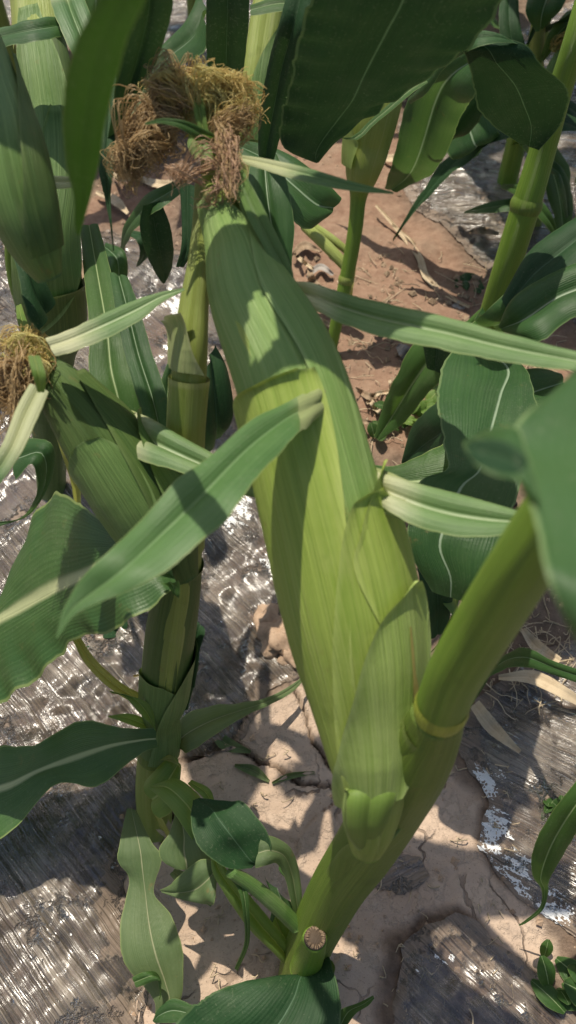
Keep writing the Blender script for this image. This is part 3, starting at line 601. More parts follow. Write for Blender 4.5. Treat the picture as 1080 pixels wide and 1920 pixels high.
# top of the ear: narrow loose husk strips
leaf(ear, M_HUSKG, [(430, 300, 446, 300, .648), (440, 340, 462, 330, .646), (462, 400, 492, 385, .640), (498, 470, 524, 450, .632), (530, 520, 548, 505, .622), (548, 548, 552, 545, .615)], name='husk_strip', arch=.2, n=30)
leaf(ear, M_BLADE, [(446, 290, 444, 302, .650), (500, 298, 494, 318, .656), (580, 316, 572, 342, .664), (660, 340, 655, 358, .672), (738, 360, 738, 364, .68)], name='husk_blade', arch=.25, n=30, label='slim husk blade beside the silk, pointing right')
leaf(ear, M_MID, [(404, 252, 376, 262, .664), (380, 240, 362, 256, .672), (345, 226, 335, 240, .680), (305, 222, 303, 232, .684), (272, 230, 272, 234, .686)], name='husk_blade', arch=.3, n=24, label='small curled green blade in front of the silk')
leaf(ear, M_LIME, [(355, 250, 392, 248, .655), (352, 275, 396, 272, .652), (366, 300, 400, 300, .648)], name='husk_strip', arch=.3, n=14)
leaf(ear, M_LIME, [(366, 150, 378, 148, .672), (362, 180, 384, 180, .674), (364, 215, 386, 215, .668), (375, 250, 392, 250, .66)], name='husk_strip', arch=.3, n=16)
# silk
zs = .388
def B(px, py, z, rx, ry, rz, w): return (np.array(Pz(px, py, z)), (rx*z/FPX, rz*z/FPX, ry*z/FPX), w)
root = Pz(392, 250, .388)
blob_silk('silk', M_SILKB, ear, Pz(350, 200, .388), [B(320, 178, .385, 50, 50, 42, 1.0)], 620, .00025, curl=.006, seed=1)
blob_silk('silk', M_SILKG, ear, root, [B(436, 188, .380, 54, 56, 48, 1.0), B(376, 165, .378, 45, 36, 42, .5)], 900, .00025, curl=.0055, seed=2)
blob_silk('silk', M_SILKG, ear, Pz(350, 200, .388), [B(322, 165, .378, 46, 36, 34, 1.0)], 160, .00025, curl=.006, seed=21)
blob_silk('silk', M_SILKB, ear, Pz(300, 235, .38), [B(268, 262, .375, 50, 30, 36, 1.0), B(238, 300, .378, 28, 36, 30, .8)], 460, .00026, curl=.007, seed=3)
blob_silk('silk', M_SILKB, ear, Pz(420, 240, .375), [B(462, 222, .374, 24, 20, 22, 1.0)], 60, .00022, curl=.005, seed=4)
hang_silk('silk', M_SILKB, ear, Pz(415, 235, .372), Pz(434, 372, .362), .0015, 90, .00024, seed=5)
hang_silk('silk', M_SILKP, ear, Pz(425, 255, .370), Pz(440, 350, .362), .0018, 50, .00028, seed=6)
blob_silk('silk', M_SILKP, ear, Pz(415, 330, .37), [B(395, 352, .368, 34, 26, 14, 1.0), B(345, 330, .372, 40, 16, 14, .5)], 60, .00024, curl=.006, seed=7)
# basal tillers and leaves of plant A
cut = Tube([(572, 1815, .06, 58), (583, 1785, .10, 54), (590, 1760, .138, 46)], n=20)
cs = cut.mesh('cut_stub', M_STALK, A, seg=22)
cs['label'] = 'short cut-off side shoot with a dry hollow end'
end = Tube([(589, 1762, .135, 41), (591, 1758, .142, 41)], n=6); eo = end.mesh('cut_face', M_PITH, cs, seg=22, f1=1)
eo.data.materials[0] = M_HOLLOW
pol = []
for k in range(90):
    a = random.uniform(0, 6.28); rr = .0062*random.uniform(.82, 1.0); ii_ = 5
    c0 = end.c[ii_]; p0 = c0+(end.e1[ii_]*math.cos(a)+end.e2[ii_]*math.sin(a))*rr
    p1 = p0+end.T[ii_]*.0006+(c0-p0)*random.uniform(.05, .3); p2 = p1 + (c0-p1)*.2-end.T[ii_]*.0015
    pol.append(cr(np.array([p0, p1, p2]), 5))
strands('frayed_fibre', M_TWIG, cs, pol, .00035)['kind'] = 'stuff'
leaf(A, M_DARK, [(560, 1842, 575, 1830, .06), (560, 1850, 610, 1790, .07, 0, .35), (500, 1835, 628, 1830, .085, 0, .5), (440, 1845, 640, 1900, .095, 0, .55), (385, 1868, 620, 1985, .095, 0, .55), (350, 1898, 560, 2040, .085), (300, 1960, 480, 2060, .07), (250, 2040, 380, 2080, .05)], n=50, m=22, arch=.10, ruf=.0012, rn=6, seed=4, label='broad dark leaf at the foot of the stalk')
leaf(A, M_BLUE, [(362, 1885, 348, 1915, .06), (325, 1872, 322, 1918, .055), (298, 1890, 300, 1918, .05), (286, 1914, 290, 1918, .045)], n=24, arch=.15)
leaf(A, M_MID, [(628, 1918, 650, 1924, .06), (640, 1893, 668, 1900, .065), (672, 1880, 690, 1886, .07), (700, 1866, 702, 1872, .075)], n=24, arch=.1)
leaf(A, M_HUSKG if False else M_MID, [(540, 1825, 570, 1835, .02), (560, 1792, 610, 1800, .05, 0, .5), (590, 1800, 628, 1810, .06), (615, 1830, 625, 1835, .05)], n=20, arch=.3)
# tiller petiole (two-tone) and leaves it carries
til = Tube([(556, 1735, .10, 30), (520, 1700, .125, 30), (475, 1662, .15, 28), (432, 1634, .17, 24)], n=30)
til.mesh('side_shoot', stalk_mat('shoot', (.06, .15, .03), (.14, .25, .06), lines=12), A, seg=14)
leaf(A, M_DARK, [(362, 1500, 372, 1496, .175), (358, 1530, 432, 1502, .185, 0, .5, .004), (362, 1566, 455, 1504, .19, 0, .5, .006), (376, 1592, 488, 1540, .19, 0, .5, .004), (400, 1614, 506, 1572, .185), (435, 1630, 508, 1600, .175), (472, 1628, 500, 1612, .165)], n=40, m=20, arch=-.12, seed=5, label='round dark leaf curled over, by the small shoots')
leaf(A, M_OLIVE, [(490, 1572, 478, 1628, .18), (512, 1568, 500, 1622, .175, 0, .5, .004), (545, 1590, 520, 1620, .16, 0, .5, .004), (560, 1630, 535, 1650, .14), (566, 1680, 545, 1690, .12), (566, 1720, 556, 1725, .1)], n=36, arch=.25, ruf=.0012, rn=4)
leaf(A, M_LIME, [(395, 1606, 408, 1600, .16), (400, 1640, 425, 1630, .155), (430, 1690, 462, 1672, .13), (470, 1745, 505, 1722, .09), (520, 1795, 545, 1775, .055), (548, 1828, 556, 1815, .02)], n=40, arch=.35, fold=.4, seed=3)
leaf(A, M_MID, [(425, 1640, 440, 1632, .15), (446, 1668, 462, 1660, .155), (456, 1715, 468, 1715, .14), (458, 1768, 467, 1770, .10), (440, 1815, 446, 1820, .06)], n=34, arch=.3)
leaf(A, M_BLUE, [(495, 1640, 545, 1690, .05), (510, 1690, 555, 1720, .04), (505, 1740, 555, 1760, .03), (520, 1790, 552, 1810, .02)], n=24, arch=.2)
leaf(A, M_LIME, [(500, 1740, 530, 1700, .06), (515, 1780, 548, 1740, .05), (540, 1825, 560, 1800, .02)], n=20, arch=.3)
# near leaf at the right edge, attached up the stalk, curling over at its margin
leaf(A, M_NEAR, [(1040, 735, 1300, 520, .78, 0, .6), (966, 795, 1290, 680, .79, 0, .6), (948, 850, 1290, 850, .80, .02, .6), (976, 905, 1280, 1000, .81, .02, .6), (1004, 985, 1280, 1120, .815, .02, .6), (1020, 1060, 1270, 1220, .815, 0, .6), (1048, 1140, 1250, 1300, .81, 0, .6), (1086, 1210, 1220, 1360, .80), (1140, 1300, 1180, 1400, .79)], n=50, m=24, arch=.05, seed=2, label='near out-of-focus leaf curling over at the right edge')
curl = leaf(A, M_NEAR, [(868, 830, 905, 812, .768), (872, 846, 935, 800, .785, 0, .5, .012), (885, 862, 972, 804, .795, 0, .5, .010), (905, 882, 990, 850, .80, 0, .5, .010), (940, 894, 1005, 900, .803, 0, .5, .010), (975, 900, 1014, 950, .807)], n=34, arch=.1, ruf=.001, rn=5, name='leaf_curl')
leaf(A, M_BACK, [(872, 842, 880, 826, .812), (890, 868, 915, 822, .814), (925, 884, 950, 828, .816), (965, 890, 982, 850, .818), (984, 880, 990, 866, .818)], n=20, arch=.15, ruf=.0006, rn=5, name='leaf_curl', label='dark patch painted as the shaded hollow of the curled margin')  # dark blade added over the curl in place of its shaded inside
# unseen leaf added overhead, shaped to shade the ear; hole leaves its sunlit patch
Ls = .20; Lr, Mr, Rr = [], [], []
for (x0, y0, x1, y1) in ((352, 470, 354, 560), (380, 430, 385, 700), (410, 400, 450, 745), (470, 400, 540, 712), (560, 410, 650, 678), (640, 430, 710, 650), (740, 470, 790, 610), (900, 500, 930, 590), (1100, 560, 1110, 600)):
    a_, b_ = Pz(x0, y0, .362), Pz(x1, y1, .334); Lr.append(a_+SUN*Ls); Rr.append(b_+SUN*Ls); Mr.append((a_+b_)/2+SUN*Ls)
shade_leaf = blade3('leaf', Lr, Mr, Rr, M_MID, A, n=60, m=30, arch=.08, seed=12)
hp = Pz(493, 628, .342)+SUN*Ls; hx = Pz(482, 643, .342)-Pz(482, 590, .342)
kill = []
me = shade_leaf.data; org = parent_origin(A)
up_ = hx.normalized(); sd_ = RGT
import bmesh
bm_ = bmesh.new(); bm_.from_mesh(me)
for f in bm_.faces:
    d = f.calc_center_median()+org-hp; u_ = d.dot(up_)/hx.length; v_ = d.dot(sd_)/(.0064)
    if u_*u_*.9+abs(v_)**2.5 < 1: kill.append(f)
bmesh.ops.delete(bm_, geom=kill, context='FACES'); bm_.to_mesh(me); bm_.free()
# ================================================================== broad leaves low on the right, plant of the far right stalk
D = plant(868, 905, 'maize plant behind the big ear with broad blue-green leaves and one bare stalk leaning right')
st5 = Tube([(868, 930, -.01, 62), (885, 760, .12, 58), (912, 640, .22, 54), (945, 520, .32, 52), (985, 390, .40, 54), (1018, 280, .46, 50), (1050, 170, .52, 46), (1080, 70, .57, 44), (1115, -60, .62, 40)], n=70)
st5.mesh('stalk', M_STALK, D, seg=22); node_ring(st5, .30, D); node_ring(st5, .62, D, mat=M_STALKD)
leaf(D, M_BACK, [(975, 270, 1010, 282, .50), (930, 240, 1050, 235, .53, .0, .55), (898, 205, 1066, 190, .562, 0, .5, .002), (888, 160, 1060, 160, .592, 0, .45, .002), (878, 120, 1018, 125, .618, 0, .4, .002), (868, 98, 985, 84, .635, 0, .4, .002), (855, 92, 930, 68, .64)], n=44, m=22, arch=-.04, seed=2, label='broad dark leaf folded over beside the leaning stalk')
leaf(D, M_BLUE, [(985, 92, 990, 84, .63), (930, 62, 935, 80, .645), (880, 62, 885, 94, .64), (830, 98, 836, 126, .60), (790, 140, 800, 175, .56), (765, 170, 770, 195, .52)], n=30, arch=.2)
leaf(D, M_BLUE, [(870, 95, 905, 130, .50), (800, 110, 890, 180, .47), (770, 160, 868, 215, .42), (742, 280, 830, 300, .32), (728, 330, 800, 332, .26), (722, 352, 745, 360, .22)], n=34, arch=.15, ruf=.002, rn=4)
leaf(D, M_DARK, [(868, 118, 900, 150, .45), (840, 150, 905, 210, .42), (818, 200, 880, 250, .38), (802, 250, 850, 262, .35), (800, 285, 828, 288, .33)], n=30, arch=.15)
leaf(D, M_BLUE, [(830, 270, 920, 200, .30), (850, 300, 935, 250, .28), (870, 262, 948, 230, .25), (880, 300, 930, 250, .2)], n=20, arch=.1)
leaf(D, M_BLUE, [(905, 575, 935, 600, .30), (890, 600, 960, 620, .32), (930, 565, 1010, 612, .36), (990, 505, 1050, 580, .38), (1050, 430, 1110, 530, .40), (1130, 380, 1180, 470, .42)], n=36, arch=.2, seed=5)
leaf(D, M_DARK, [(940, 560, 960, 600, .37), (985, 480, 1010, 560, .39), (1030, 440, 1060, 520, .41), (1100, 395, 1120, 460, .43)], n=30, arch=.15)
leaf(D, M_BLUE, [(935, 610, 945, 622, .38), (960, 560, 1010, 640, .41), (1020, 520, 1070, 600, .42), (1090, 490, 1130, 580, .43), (1160, 480, 1180, 540, .44)], n=30, arch=.25, label='glossy blue-green leaf reaching off the right edge')
leaf(D, M_MID, [(905, 575, 915, 590, .27), (850, 620, 870, 640, .28), (780, 640, 840, 700, .26), (745, 700, 800, 740, .22), (718, 760, 760, 790, .16), (702, 820, 712, 826, .12)], n=36, arch=.15, fold=.2, seed=6, ruf=.001, label='folded leaf hanging towards the red soil')
leaf(D, M_DARK, [(790, 630, 850, 660, .30), (800, 690, 830, 700, .26)], n=10)
# broad leaf across the stalk (midrib from the top to the lower left)
leaf(D, M_BLUE, [(855, 645, 960, 660, .36), (826, 700, 985, 690, .375, 0, .8), (820, 760, 1000, 730, .385, 0, .66), (832, 830, 1010, 800, .39, 0, .48), (838, 880, 985, 880, .39, 0, .42), (790, 900, 970, 930, .385, 0, .42), (770, 960, 950, 990, .375, 0, .39), (765, 1010, 930, 1050, .365, 0, .36), (780, 1060, 910, 1100, .35), (810, 1110, 880, 1130, .33)], n=56, m=24, arch=.05, ruf=.0012, rn=4, seed=7, label='broad blue-green leaf with a pale midrib behind the ear')
leaf(D, M_BLUE, [(935, 740, 940, 760, .35), (965, 700, 985, 790, .355), (1010, 690, 1035, 768, .35), (1050, 700, 1062, 735, .34)], n=24, arch=.2)
leaf(D, M_MID, [(700, 872, 706, 890, .27), (745, 872, 735, 935, .28), (800, 848, 790, 960, .29), (850, 822, 860, 985, .295), (880, 815, 915, 960, .295), (925, 820, 950, 930, .29)], n=36, m=20, arch=.1, seed=8, ruf=.001)
leaf(D, M_DARK, [(752, 868, 760, 872, .15), (770, 805, 815, 870, .2), (800, 770, 850, 860, .25), (830, 745, 880, 840, .28)], n=24, arch=.1)
leaf(D, M_LIME, [(800, 1090, 812, 1110, .16), (830, 1100, 830, 1130, .16), (858, 1090, 850, 1170, .15), (850, 1170, 800, 1230, .14)], n=24, arch=.15)
leaf(D, M_HUSKD if False else M_DARK, [(770, 960, 800, 960, .25), (780, 1040, 830, 1030, .22), (790, 1120, 850, 1100, .18), (800, 1200, 840, 1180, .1)], n=24, arch=.15)
# ================================================================== middle-left plant with the browning silk
C = plant(292, 1545, 'maize plant left of the big ear, its own silk-tipped ear leaning to the left edge')
c1 = Tube([(292, 1555, -.01, 62), (290, 1480, .05, 70), (298, 1380, .12, 70), (300, 1345, .15, 60), (306, 1300, .19, 84), (318, 1200, .27, 92), (332, 1100, .34, 86), (342, 1000, .40, 76), (346, 880, .46, 66), (352, 760, .51, 66), (358, 660, .545, 64), (364, 580, .565, 56), (374, 500, .585, 44), (380, 420, .60, 36), (382, 340, .61, 30)], n=100)
c1.mesh('stalk', M_STALKY, C, seg=26, sect=lambda F_, T_: .0005*np.sin(T_*3+1))
node_ring(c1, .155, C, mat=M_STALKD)
c1.patch('leaf_sheath', M_HUSKG, C, [('f', .155, -175, 60), ('f', .22, -175, 40), ('f', .28, -170, 60), ('f', .325, -120, 40), ('f', .35, -60, 0)], off=.0012, lip=.0004, seed=4)
c1.patch('leaf_sheath', M_HUSKG, C, [('f', .155, -20, 178), ('f', .24, -5, 178), ('f', .31, 10, 178), ('f', .36, 40, 170), ('f', .385, 70, 130)], off=.0022, lip=.0006, seed=6)
c1.patch('leaf_sheath', M_HUSKD, C, [('f', .33, -170, 175), ('f', .42, -165, 175), ('f', .50, -120, 170), ('f', .53, -60, 120)], off=.0003, lip=.0006, seed=5)
c1.patch('leaf_sheath', M_STALKY, C, [('f', .56, -170, 160), ('f', .68, -165, 150), ('f', .765, -160, 160)], off=.0010, lip=.0006, seed=7)
c1.patch('sheath_collar', M_COLLAR, C, [('f', .775, -130, 30), ('f', .80, -125, 0), ('f', .83, -120, -20)], off=.0016, lip=.004, seed=8)
E2 = Tube([(345, 1085, .43, 60), (318, 1025, .425, 110), (280, 965, .418, 152), (232, 890, .41, 158), (180, 812, .405, 142), (130, 750, .40, 112), (96, 708, .398, 84), (70, 680, .396, 50)], z=True, n=80)
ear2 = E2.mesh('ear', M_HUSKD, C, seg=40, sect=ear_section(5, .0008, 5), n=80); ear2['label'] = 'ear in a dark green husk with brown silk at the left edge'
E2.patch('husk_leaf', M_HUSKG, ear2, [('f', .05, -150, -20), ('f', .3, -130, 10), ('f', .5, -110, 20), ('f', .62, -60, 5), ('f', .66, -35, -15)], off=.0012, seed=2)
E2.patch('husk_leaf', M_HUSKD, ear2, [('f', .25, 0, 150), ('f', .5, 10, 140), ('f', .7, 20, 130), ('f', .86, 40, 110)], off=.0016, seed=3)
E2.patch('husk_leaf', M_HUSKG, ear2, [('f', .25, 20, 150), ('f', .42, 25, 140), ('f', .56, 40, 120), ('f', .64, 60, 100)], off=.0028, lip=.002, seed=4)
leaf(ear2, M_COLLAR, [(214, 800, 208, 842, .492), (238, 770, 222, 842, .500), (256, 772, 238, 838, .504)], name='blade_collar', n=12, arch=.25)
leaf(ear2, M_BLADEL, [(240, 768, 222, 842, .498), (285, 785, 262, 862, .506), (340, 818, 318, 880, .508), (395, 848, 380, 902, .505), (450, 880, 440, 925, .50), (500, 915, 495, 935, .49)], name='husk_blade', arch=.3, n=30, fold=.4, label='pale husk blade passing behind the long green blade')
leaf(ear2, M_BLADEL, [(86, 634, 104, 668, .575), (130, 618, 140, 658, .58), (190, 590, 205, 632, .585), (250, 564, 262, 602, .59), (300, 548, 306, 566, .592), (345, 540, 346, 545, .594)], name='husk_blade', arch=.25, n=34, ruf=.0006, label='pale blade angled up across the striped leaf')
leaf(ear2, M_BLADE, [(55, 720, 92, 735, .575), (30, 765, 68, 790, .57), (5, 830, 40, 850, .565), (-30, 890, 2, 905, .56), (-60, 950, -50, 955, .555)], name='husk_blade', arch=.3, n=26)
root2 = Pz(72, 700, .395)
blob_silk('silk', M_SILKG, ear2, root2, [B(38, 650, .392, 48, 30, 34, 1.0), B(60, 690, .385, 22, 30, 20, .4)], 320, .00028, curl=.006, seed=11)
blob_silk('silk', M_SILKB, ear2, root2, [B(20, 712, .388, 42, 52, 34, 1.0), B(-5, 760, .388, 36, 50, 30, .8), B(-10, 680, .392, 40, 40, 34, .5)], 380, .00030, curl=.007, seed=12)
hang_silk('silk', M_SILKB, ear2, Pz(45, 665, .38), Pz(20, 810, .378), .0035, 70, .00028, seed=13)
leaf(ear2, M_LIME, [(52, 668, 76, 668, .615), (60, 700, 86, 705, .612), (70, 735, 84, 735, .6)], name='husk_strip', arch=.3, n=14)
# large ruffled leaf, midrib from the collar to the left edge
def leafM(parent, mat, rows, name='leaf', label=None, **k):   # rows: U, M, L points and t
    Lp, Mp, Rp = [], [], []
    for (a, b, c, tt, *o) in rows:
        du, dl = (o+[0, 0])[:2]
        if tt < 0: Lp.append(Pz(*a, -tt+du)); Mp.append(Pz(*b, -tt)); Rp.append(Pz(*c, -tt+dl))   # negative: distance from the camera
        else: Lp.append(P(*a, tt+du)); Mp.append(P(*b, tt)); Rp.append(P(*c, tt+dl))
    o = blade3(name, Lp, Mp, Rp, mat, parent, **k)
    if label: o['label'] = label
    return o
leafM(C, M_RIB, [((300, 1050), (318, 1062), (332, 1098), .42), ((252, 1018), (262, 1040), (300, 1125), .425), ((205, 985), (205, 1052), (250, 1158), .415), ((150, 945), (150, 1082), (200, 1186), .39, .01), ((100, 925), (90, 1112), (140, 1200), .355, .01), ((48, 1000), (30, 1143), (75, 1265), .315, .01), ((12, 1108), (-30, 1175), (8, 1312), .28), ((-70, 1190), (-110, 1215), (-60, 1350), .24), ((-190, 1250), (-200, 1270), (-180, 1330), .20)],
      n=70, m=26, arch=.06, ruf=.0022, rn=8, seed=6, label='large ruffled leaf with a cream midrib at the left edge')
leaf(C, M_MID, [(300, 1092, 335, 1088, .435), (312, 1096, 338, 1102, .43), (322, 1108, 336, 1118, .425), (332, 1118, 336, 1122, .42)], name='leaf_curl', n=14, arch=.3)
leafM(C, M_RIB, [((292, 1365), (292, 1385), (296, 1402), .17), ((262, 1366), (262, 1388), (268, 1410), .165), ((215, 1362), (205, 1398), (228, 1442), .15), ((150, 1350), (140, 1420), (176, 1476), .135), ((78, 1392), (70, 1446), (108, 1470), .12), ((10, 1400), (5, 1476), (28, 1550), .10), ((-70, 1400), (-80, 1490), (-40, 1600), .08), ((-150, 1440), (-150, 1480), (-130, 1560), .06)],
      n=56, m=22, arch=-.10, ruf=.0018, rn=5, seed=4, label='arched leaf with a cream midrib low at the left edge')
leafM(C, M_OLIVE, [((238, 1516), (246, 1516), (256, 1520), .10), ((222, 1590), (262, 1588), (285, 1580), .10), ((222, 1618), (266, 1620), (304, 1610), .095), ((242, 1650), (272, 1668), (288, 1672), .085), ((226, 1735), (280, 1735), (318, 1712), .08), ((230, 1800), (292, 1790), (340, 1770), .075), ((262, 1840), (310, 1842), (344, 1830), .06), ((290, 1880), (318, 1880), (340, 1872), .05), ((290, 1915), (305, 1915), (325, 1905), .035)],
      n=60, m=20, arch=.08, ruf=.0008, rn=5, seed=9, label='dusty olive leaf hanging down over the pale clay')
leaf(C, M_MID, [(248, 1832, 256, 1852, .075), (270, 1822, 300, 1838, .08, 0, .5, .004), (292, 1822, 300, 1862, .07), (300, 1840, 298, 1876, .06)], n=16, arch=.2)
leaf(C, M_LIME, [(287, 1362, 292, 1370, .17), (262, 1338, 286, 1330, .20), (232, 1305, 262, 1310, .215), (203, 1294, 210, 1300, .215)], n=22, arch=.2, fold=.2)
leaf(C, M_LIME, [(284, 1372, 290, 1366, .15), (252, 1362, 268, 1346, .16), (225, 1352, 240, 1338, .17), (202, 1344, 204, 1342, .17)], n=20, arch=.2)
leaf(C, M_YELLOW, [(135, 1198, 148, 1190, .25), (160, 1245, 178, 1235, .24), (205, 1290, 225, 1278, .21), (255, 1322, 270, 1305, .18), (285, 1340, 292, 1328, .16)], n=30, arch=.3, label='thin yellowing leaf with a brown edge')
leaf(C, M_OLIVE, [(312, 1420, 340, 1400, .10), (336, 1350, 352, 1412, .11), (390, 1325, 400, 1380, .10, 0, .5, -.015), (450, 1318, 455, 1345, .075), (500, 1308, 505, 1322, .055), (545, 1285, 548, 1298, .04), (575, 1262, 577, 1266, .03)], n=44, arch=.2, ruf=.0025, rn=6, seed=8, label='half dead leaf drooping onto the clay')
leaf(C, M_YELLOW, [(300, 1425, 306, 1425, .12), (318, 1415, 330, 1432, .125), (330, 1428, 338, 1440, .12)], n=10, arch=.2)
leaf(C, M_LIME, [(352, 1470, 360, 1462, .13), (375, 1490, 392, 1478, .14), (392, 1508, 402, 1500, .13)], n=12, arch=.2)
leaf(A, M_OLIVE, [(318, 1640, 330, 1628, .08), (345, 1668, 372, 1648, .09), (395, 1700, 405, 1680, .08)], n=14, arch=.2)
leaf(A, M_MID, [(520, 1600, 530, 1640, .10), (545, 1640, 556, 1668, .11), (562, 1690, 570, 1700, .09)], n=14, arch=.3, ruf=.001)
leaf(C, M_LIME, [(272, 1465, 300, 1535, .10), (285, 1450, 322, 1520, .11, 0, .5, .004), (310, 1425, 335, 1480, .12), (330, 1420, 340, 1440, .11)], n=20, arch=.25)
leaf(C, M_LIME, [(278, 1478, 290, 1470, .12), (300, 1495, 330, 1460, .135, 0, .5, .006), (330, 1530, 362, 1480, .135, 0, .5, .008), (352, 1565, 378, 1500, .125), (372, 1590, 380, 1530, .11)], n=30, arch=.2, seed=5, label='lime leaf with an orange blotch beside the stalk foot')
leaf(C, M_OLIVE, [(330, 1520, 345, 1525, .12), (318, 1560, 372, 1570, .12), (298, 1590, 392, 1600, .115), (305, 1615, 395, 1625, .11), (330, 1630, 370, 1632, .105)], n=26, arch=.12)
leaf(C, M_OLIVE, [(405, 1615, 408, 1640, .12), (375, 1612, 402, 1690, .125), (335, 1642, 392, 1696, .11), (318, 1660, 345, 1688, .10), (300, 1668, 304, 1674, .09)], n=26, arch=.2, label='fan-shaped leaf tip with a pale base')
leaf(C, M_YELLOW, [(275, 1455, 300, 1530, .06), (290, 1500, 315, 1555, .05), (300, 1540, 330, 1580, .03)], n=14, arch=.3)
c2 = Tube([(205, 1180, .0, 26), (215, 1150, .06, 30), (135, 900, .3, 26), (120, 800, .36, 26), (105, 720, .4, 24)], n=30)
leaf(C, M_DARK, [(340, 1270, 365, 1290, .2), (352, 1215, 372, 1230, .24), (362, 1170, 384, 1190, .26), (368, 1165, 384, 1180, .26)], n=16, arch=.2)
leaf(C, M_DARK, [(362, 1190, 372, 1200, .2), (348, 1260, 372, 1250, .18), (330, 1330, 352, 1330, .12)], n=16, arch=.2)
# leaves standing behind this ear: striped pair
leaf(C, M_MID, [(150, 425, 184, 420, .40), (158, 520, 206, 500, .40), (168, 620, 232, 610, .40), (166, 690, 250, 690, .39), (178, 740, 262, 740, .38), (200, 800, 270, 800, .36)], n=36, arch=.15, label='upright striped leaf with a white midrib')
leaf(C, M_BLUE, [(205, 512, 240, 520, .42), (216, 580, 262, 580, .42), (232, 660, 285, 660, .41), (252, 730, 312, 740, .40), (275, 800, 322, 800, .38)], n=34, arch=.2, fold=.3)
leaf(C, M_BLUE, [(330, 640, 345, 640, .38), (300, 720, 335, 700, .36), (296, 770, 330, 790, .34), (310, 820, 330, 830, .32)], n=20, arch=.2)
leaf(C, M_DARK, [(385, 690, 400, 640, .36), (375, 760, 425, 690, .34), (375, 830, 438, 770, .30), (385, 850, 420, 800, .27)], n=20, arch=.2)
# ================================================================== tall plant at the left edge with the large husk
Bp = plant(95, 905, 'tall maize plant at the left edge with sunlit husk and dark sheaths')
l1 = Tube([(98, 930, -.01, 50), (92, 760, .18, 70), (92, 660, .27, 86), (100, 600, .33, 112), (92, 520, .39, 118), (88, 440, .43, 112), (100, 340, .46, 104), (100, 240, .49, 96), (88, 140, .52, 92), (76, 60, .54, 84), (64, -60, .57, 76)], n=90)
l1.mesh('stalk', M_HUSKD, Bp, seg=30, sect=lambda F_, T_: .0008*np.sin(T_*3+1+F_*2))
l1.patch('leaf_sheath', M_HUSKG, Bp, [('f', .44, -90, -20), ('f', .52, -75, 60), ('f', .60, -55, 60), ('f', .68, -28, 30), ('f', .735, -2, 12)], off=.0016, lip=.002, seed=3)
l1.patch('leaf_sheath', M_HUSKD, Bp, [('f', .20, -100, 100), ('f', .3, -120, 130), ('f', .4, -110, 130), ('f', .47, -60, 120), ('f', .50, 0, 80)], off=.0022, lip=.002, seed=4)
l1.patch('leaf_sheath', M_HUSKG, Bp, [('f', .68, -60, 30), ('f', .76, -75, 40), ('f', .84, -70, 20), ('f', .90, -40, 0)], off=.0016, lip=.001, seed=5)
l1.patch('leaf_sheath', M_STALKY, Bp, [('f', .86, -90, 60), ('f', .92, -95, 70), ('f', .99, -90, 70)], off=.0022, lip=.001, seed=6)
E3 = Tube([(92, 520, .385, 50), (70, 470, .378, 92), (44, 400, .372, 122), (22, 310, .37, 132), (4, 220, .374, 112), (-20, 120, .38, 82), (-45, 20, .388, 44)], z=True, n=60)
ear3 = E3.mesh('ear', M_HUSKG, Bp, seg=36, sect=ear_section(4, .0007, 3), n=60); ear3['label'] = 'pale green ear at the left edge'  # darker husk material puts the shade on this ear into its colour
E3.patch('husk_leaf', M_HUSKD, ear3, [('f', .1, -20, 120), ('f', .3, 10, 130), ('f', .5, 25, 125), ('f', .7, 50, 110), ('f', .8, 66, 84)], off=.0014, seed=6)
leaf(ear3, M_BLADE, [(0, 330, 0, 336, .64), (50, 328, 48, 346, .636), (100, 330, 98, 354, .63), (140, 332, 140, 352, .625)], name='husk_blade', arch=.25, n=24, label='thin blade level across the sunlit husk')
leaf(Bp, M_BLUE, [(-60, 420, -60, 480, .50), (0, 402, -10, 440, .52), (28, 400, 20, 425, .52, 0, .5, .006), (52, 425, 30, 440, .51), (66, 448, 40, 470, .49)], n=24, arch=.3)
leaf(Bp, M_DARK, [(8, 450, 24, 440, .46), (30, 500, 60, 470, .46), (48, 580, 80, 520, .44), (70, 620, 100, 560, .42)], n=24, arch=.3)
leaf(Bp, M_BLUE, [(-40, 68, -40, 110, .58), (10, 52, 8, 88, .585), (60, 38, 64, 80, .59), (105, 32, 112, 70, .585), (122, 36, 124, 62, .58)], n=26, arch=.2, ruf=.001, rn=4)
yb = Tube([(20, 440, .38, 22), (24, 500, .34, 26), (36, 560, .30, 22), (60, 610, .25, 16)], n=24); yb.mesh('side_shoot', M_STALK, Bp, seg=12)
leaf(Bp, M_LIME, [(30, 575, 40, 570, .40), (32, 600, 50, 600, .42), (42, 630, 62, 625, .42)], n=12, arch=.2)
leaf(Bp, M_YELLOW, [(100, 800, 108, 800, .2), (115, 850, 135, 845, .18), (132, 900, 150, 890, .14), (140, 950, 152, 945, .08)], n=18, arch=.3)
leaf(Bp, M_BLUE, [(30, 900, 40, 820, .2), (60, 870, 95, 830, .22), (70, 920, 100, 880, .18), (40, 970, 60, 960, .12), (-20, 980, -10, 990, .1)], n=20, arch=.2)
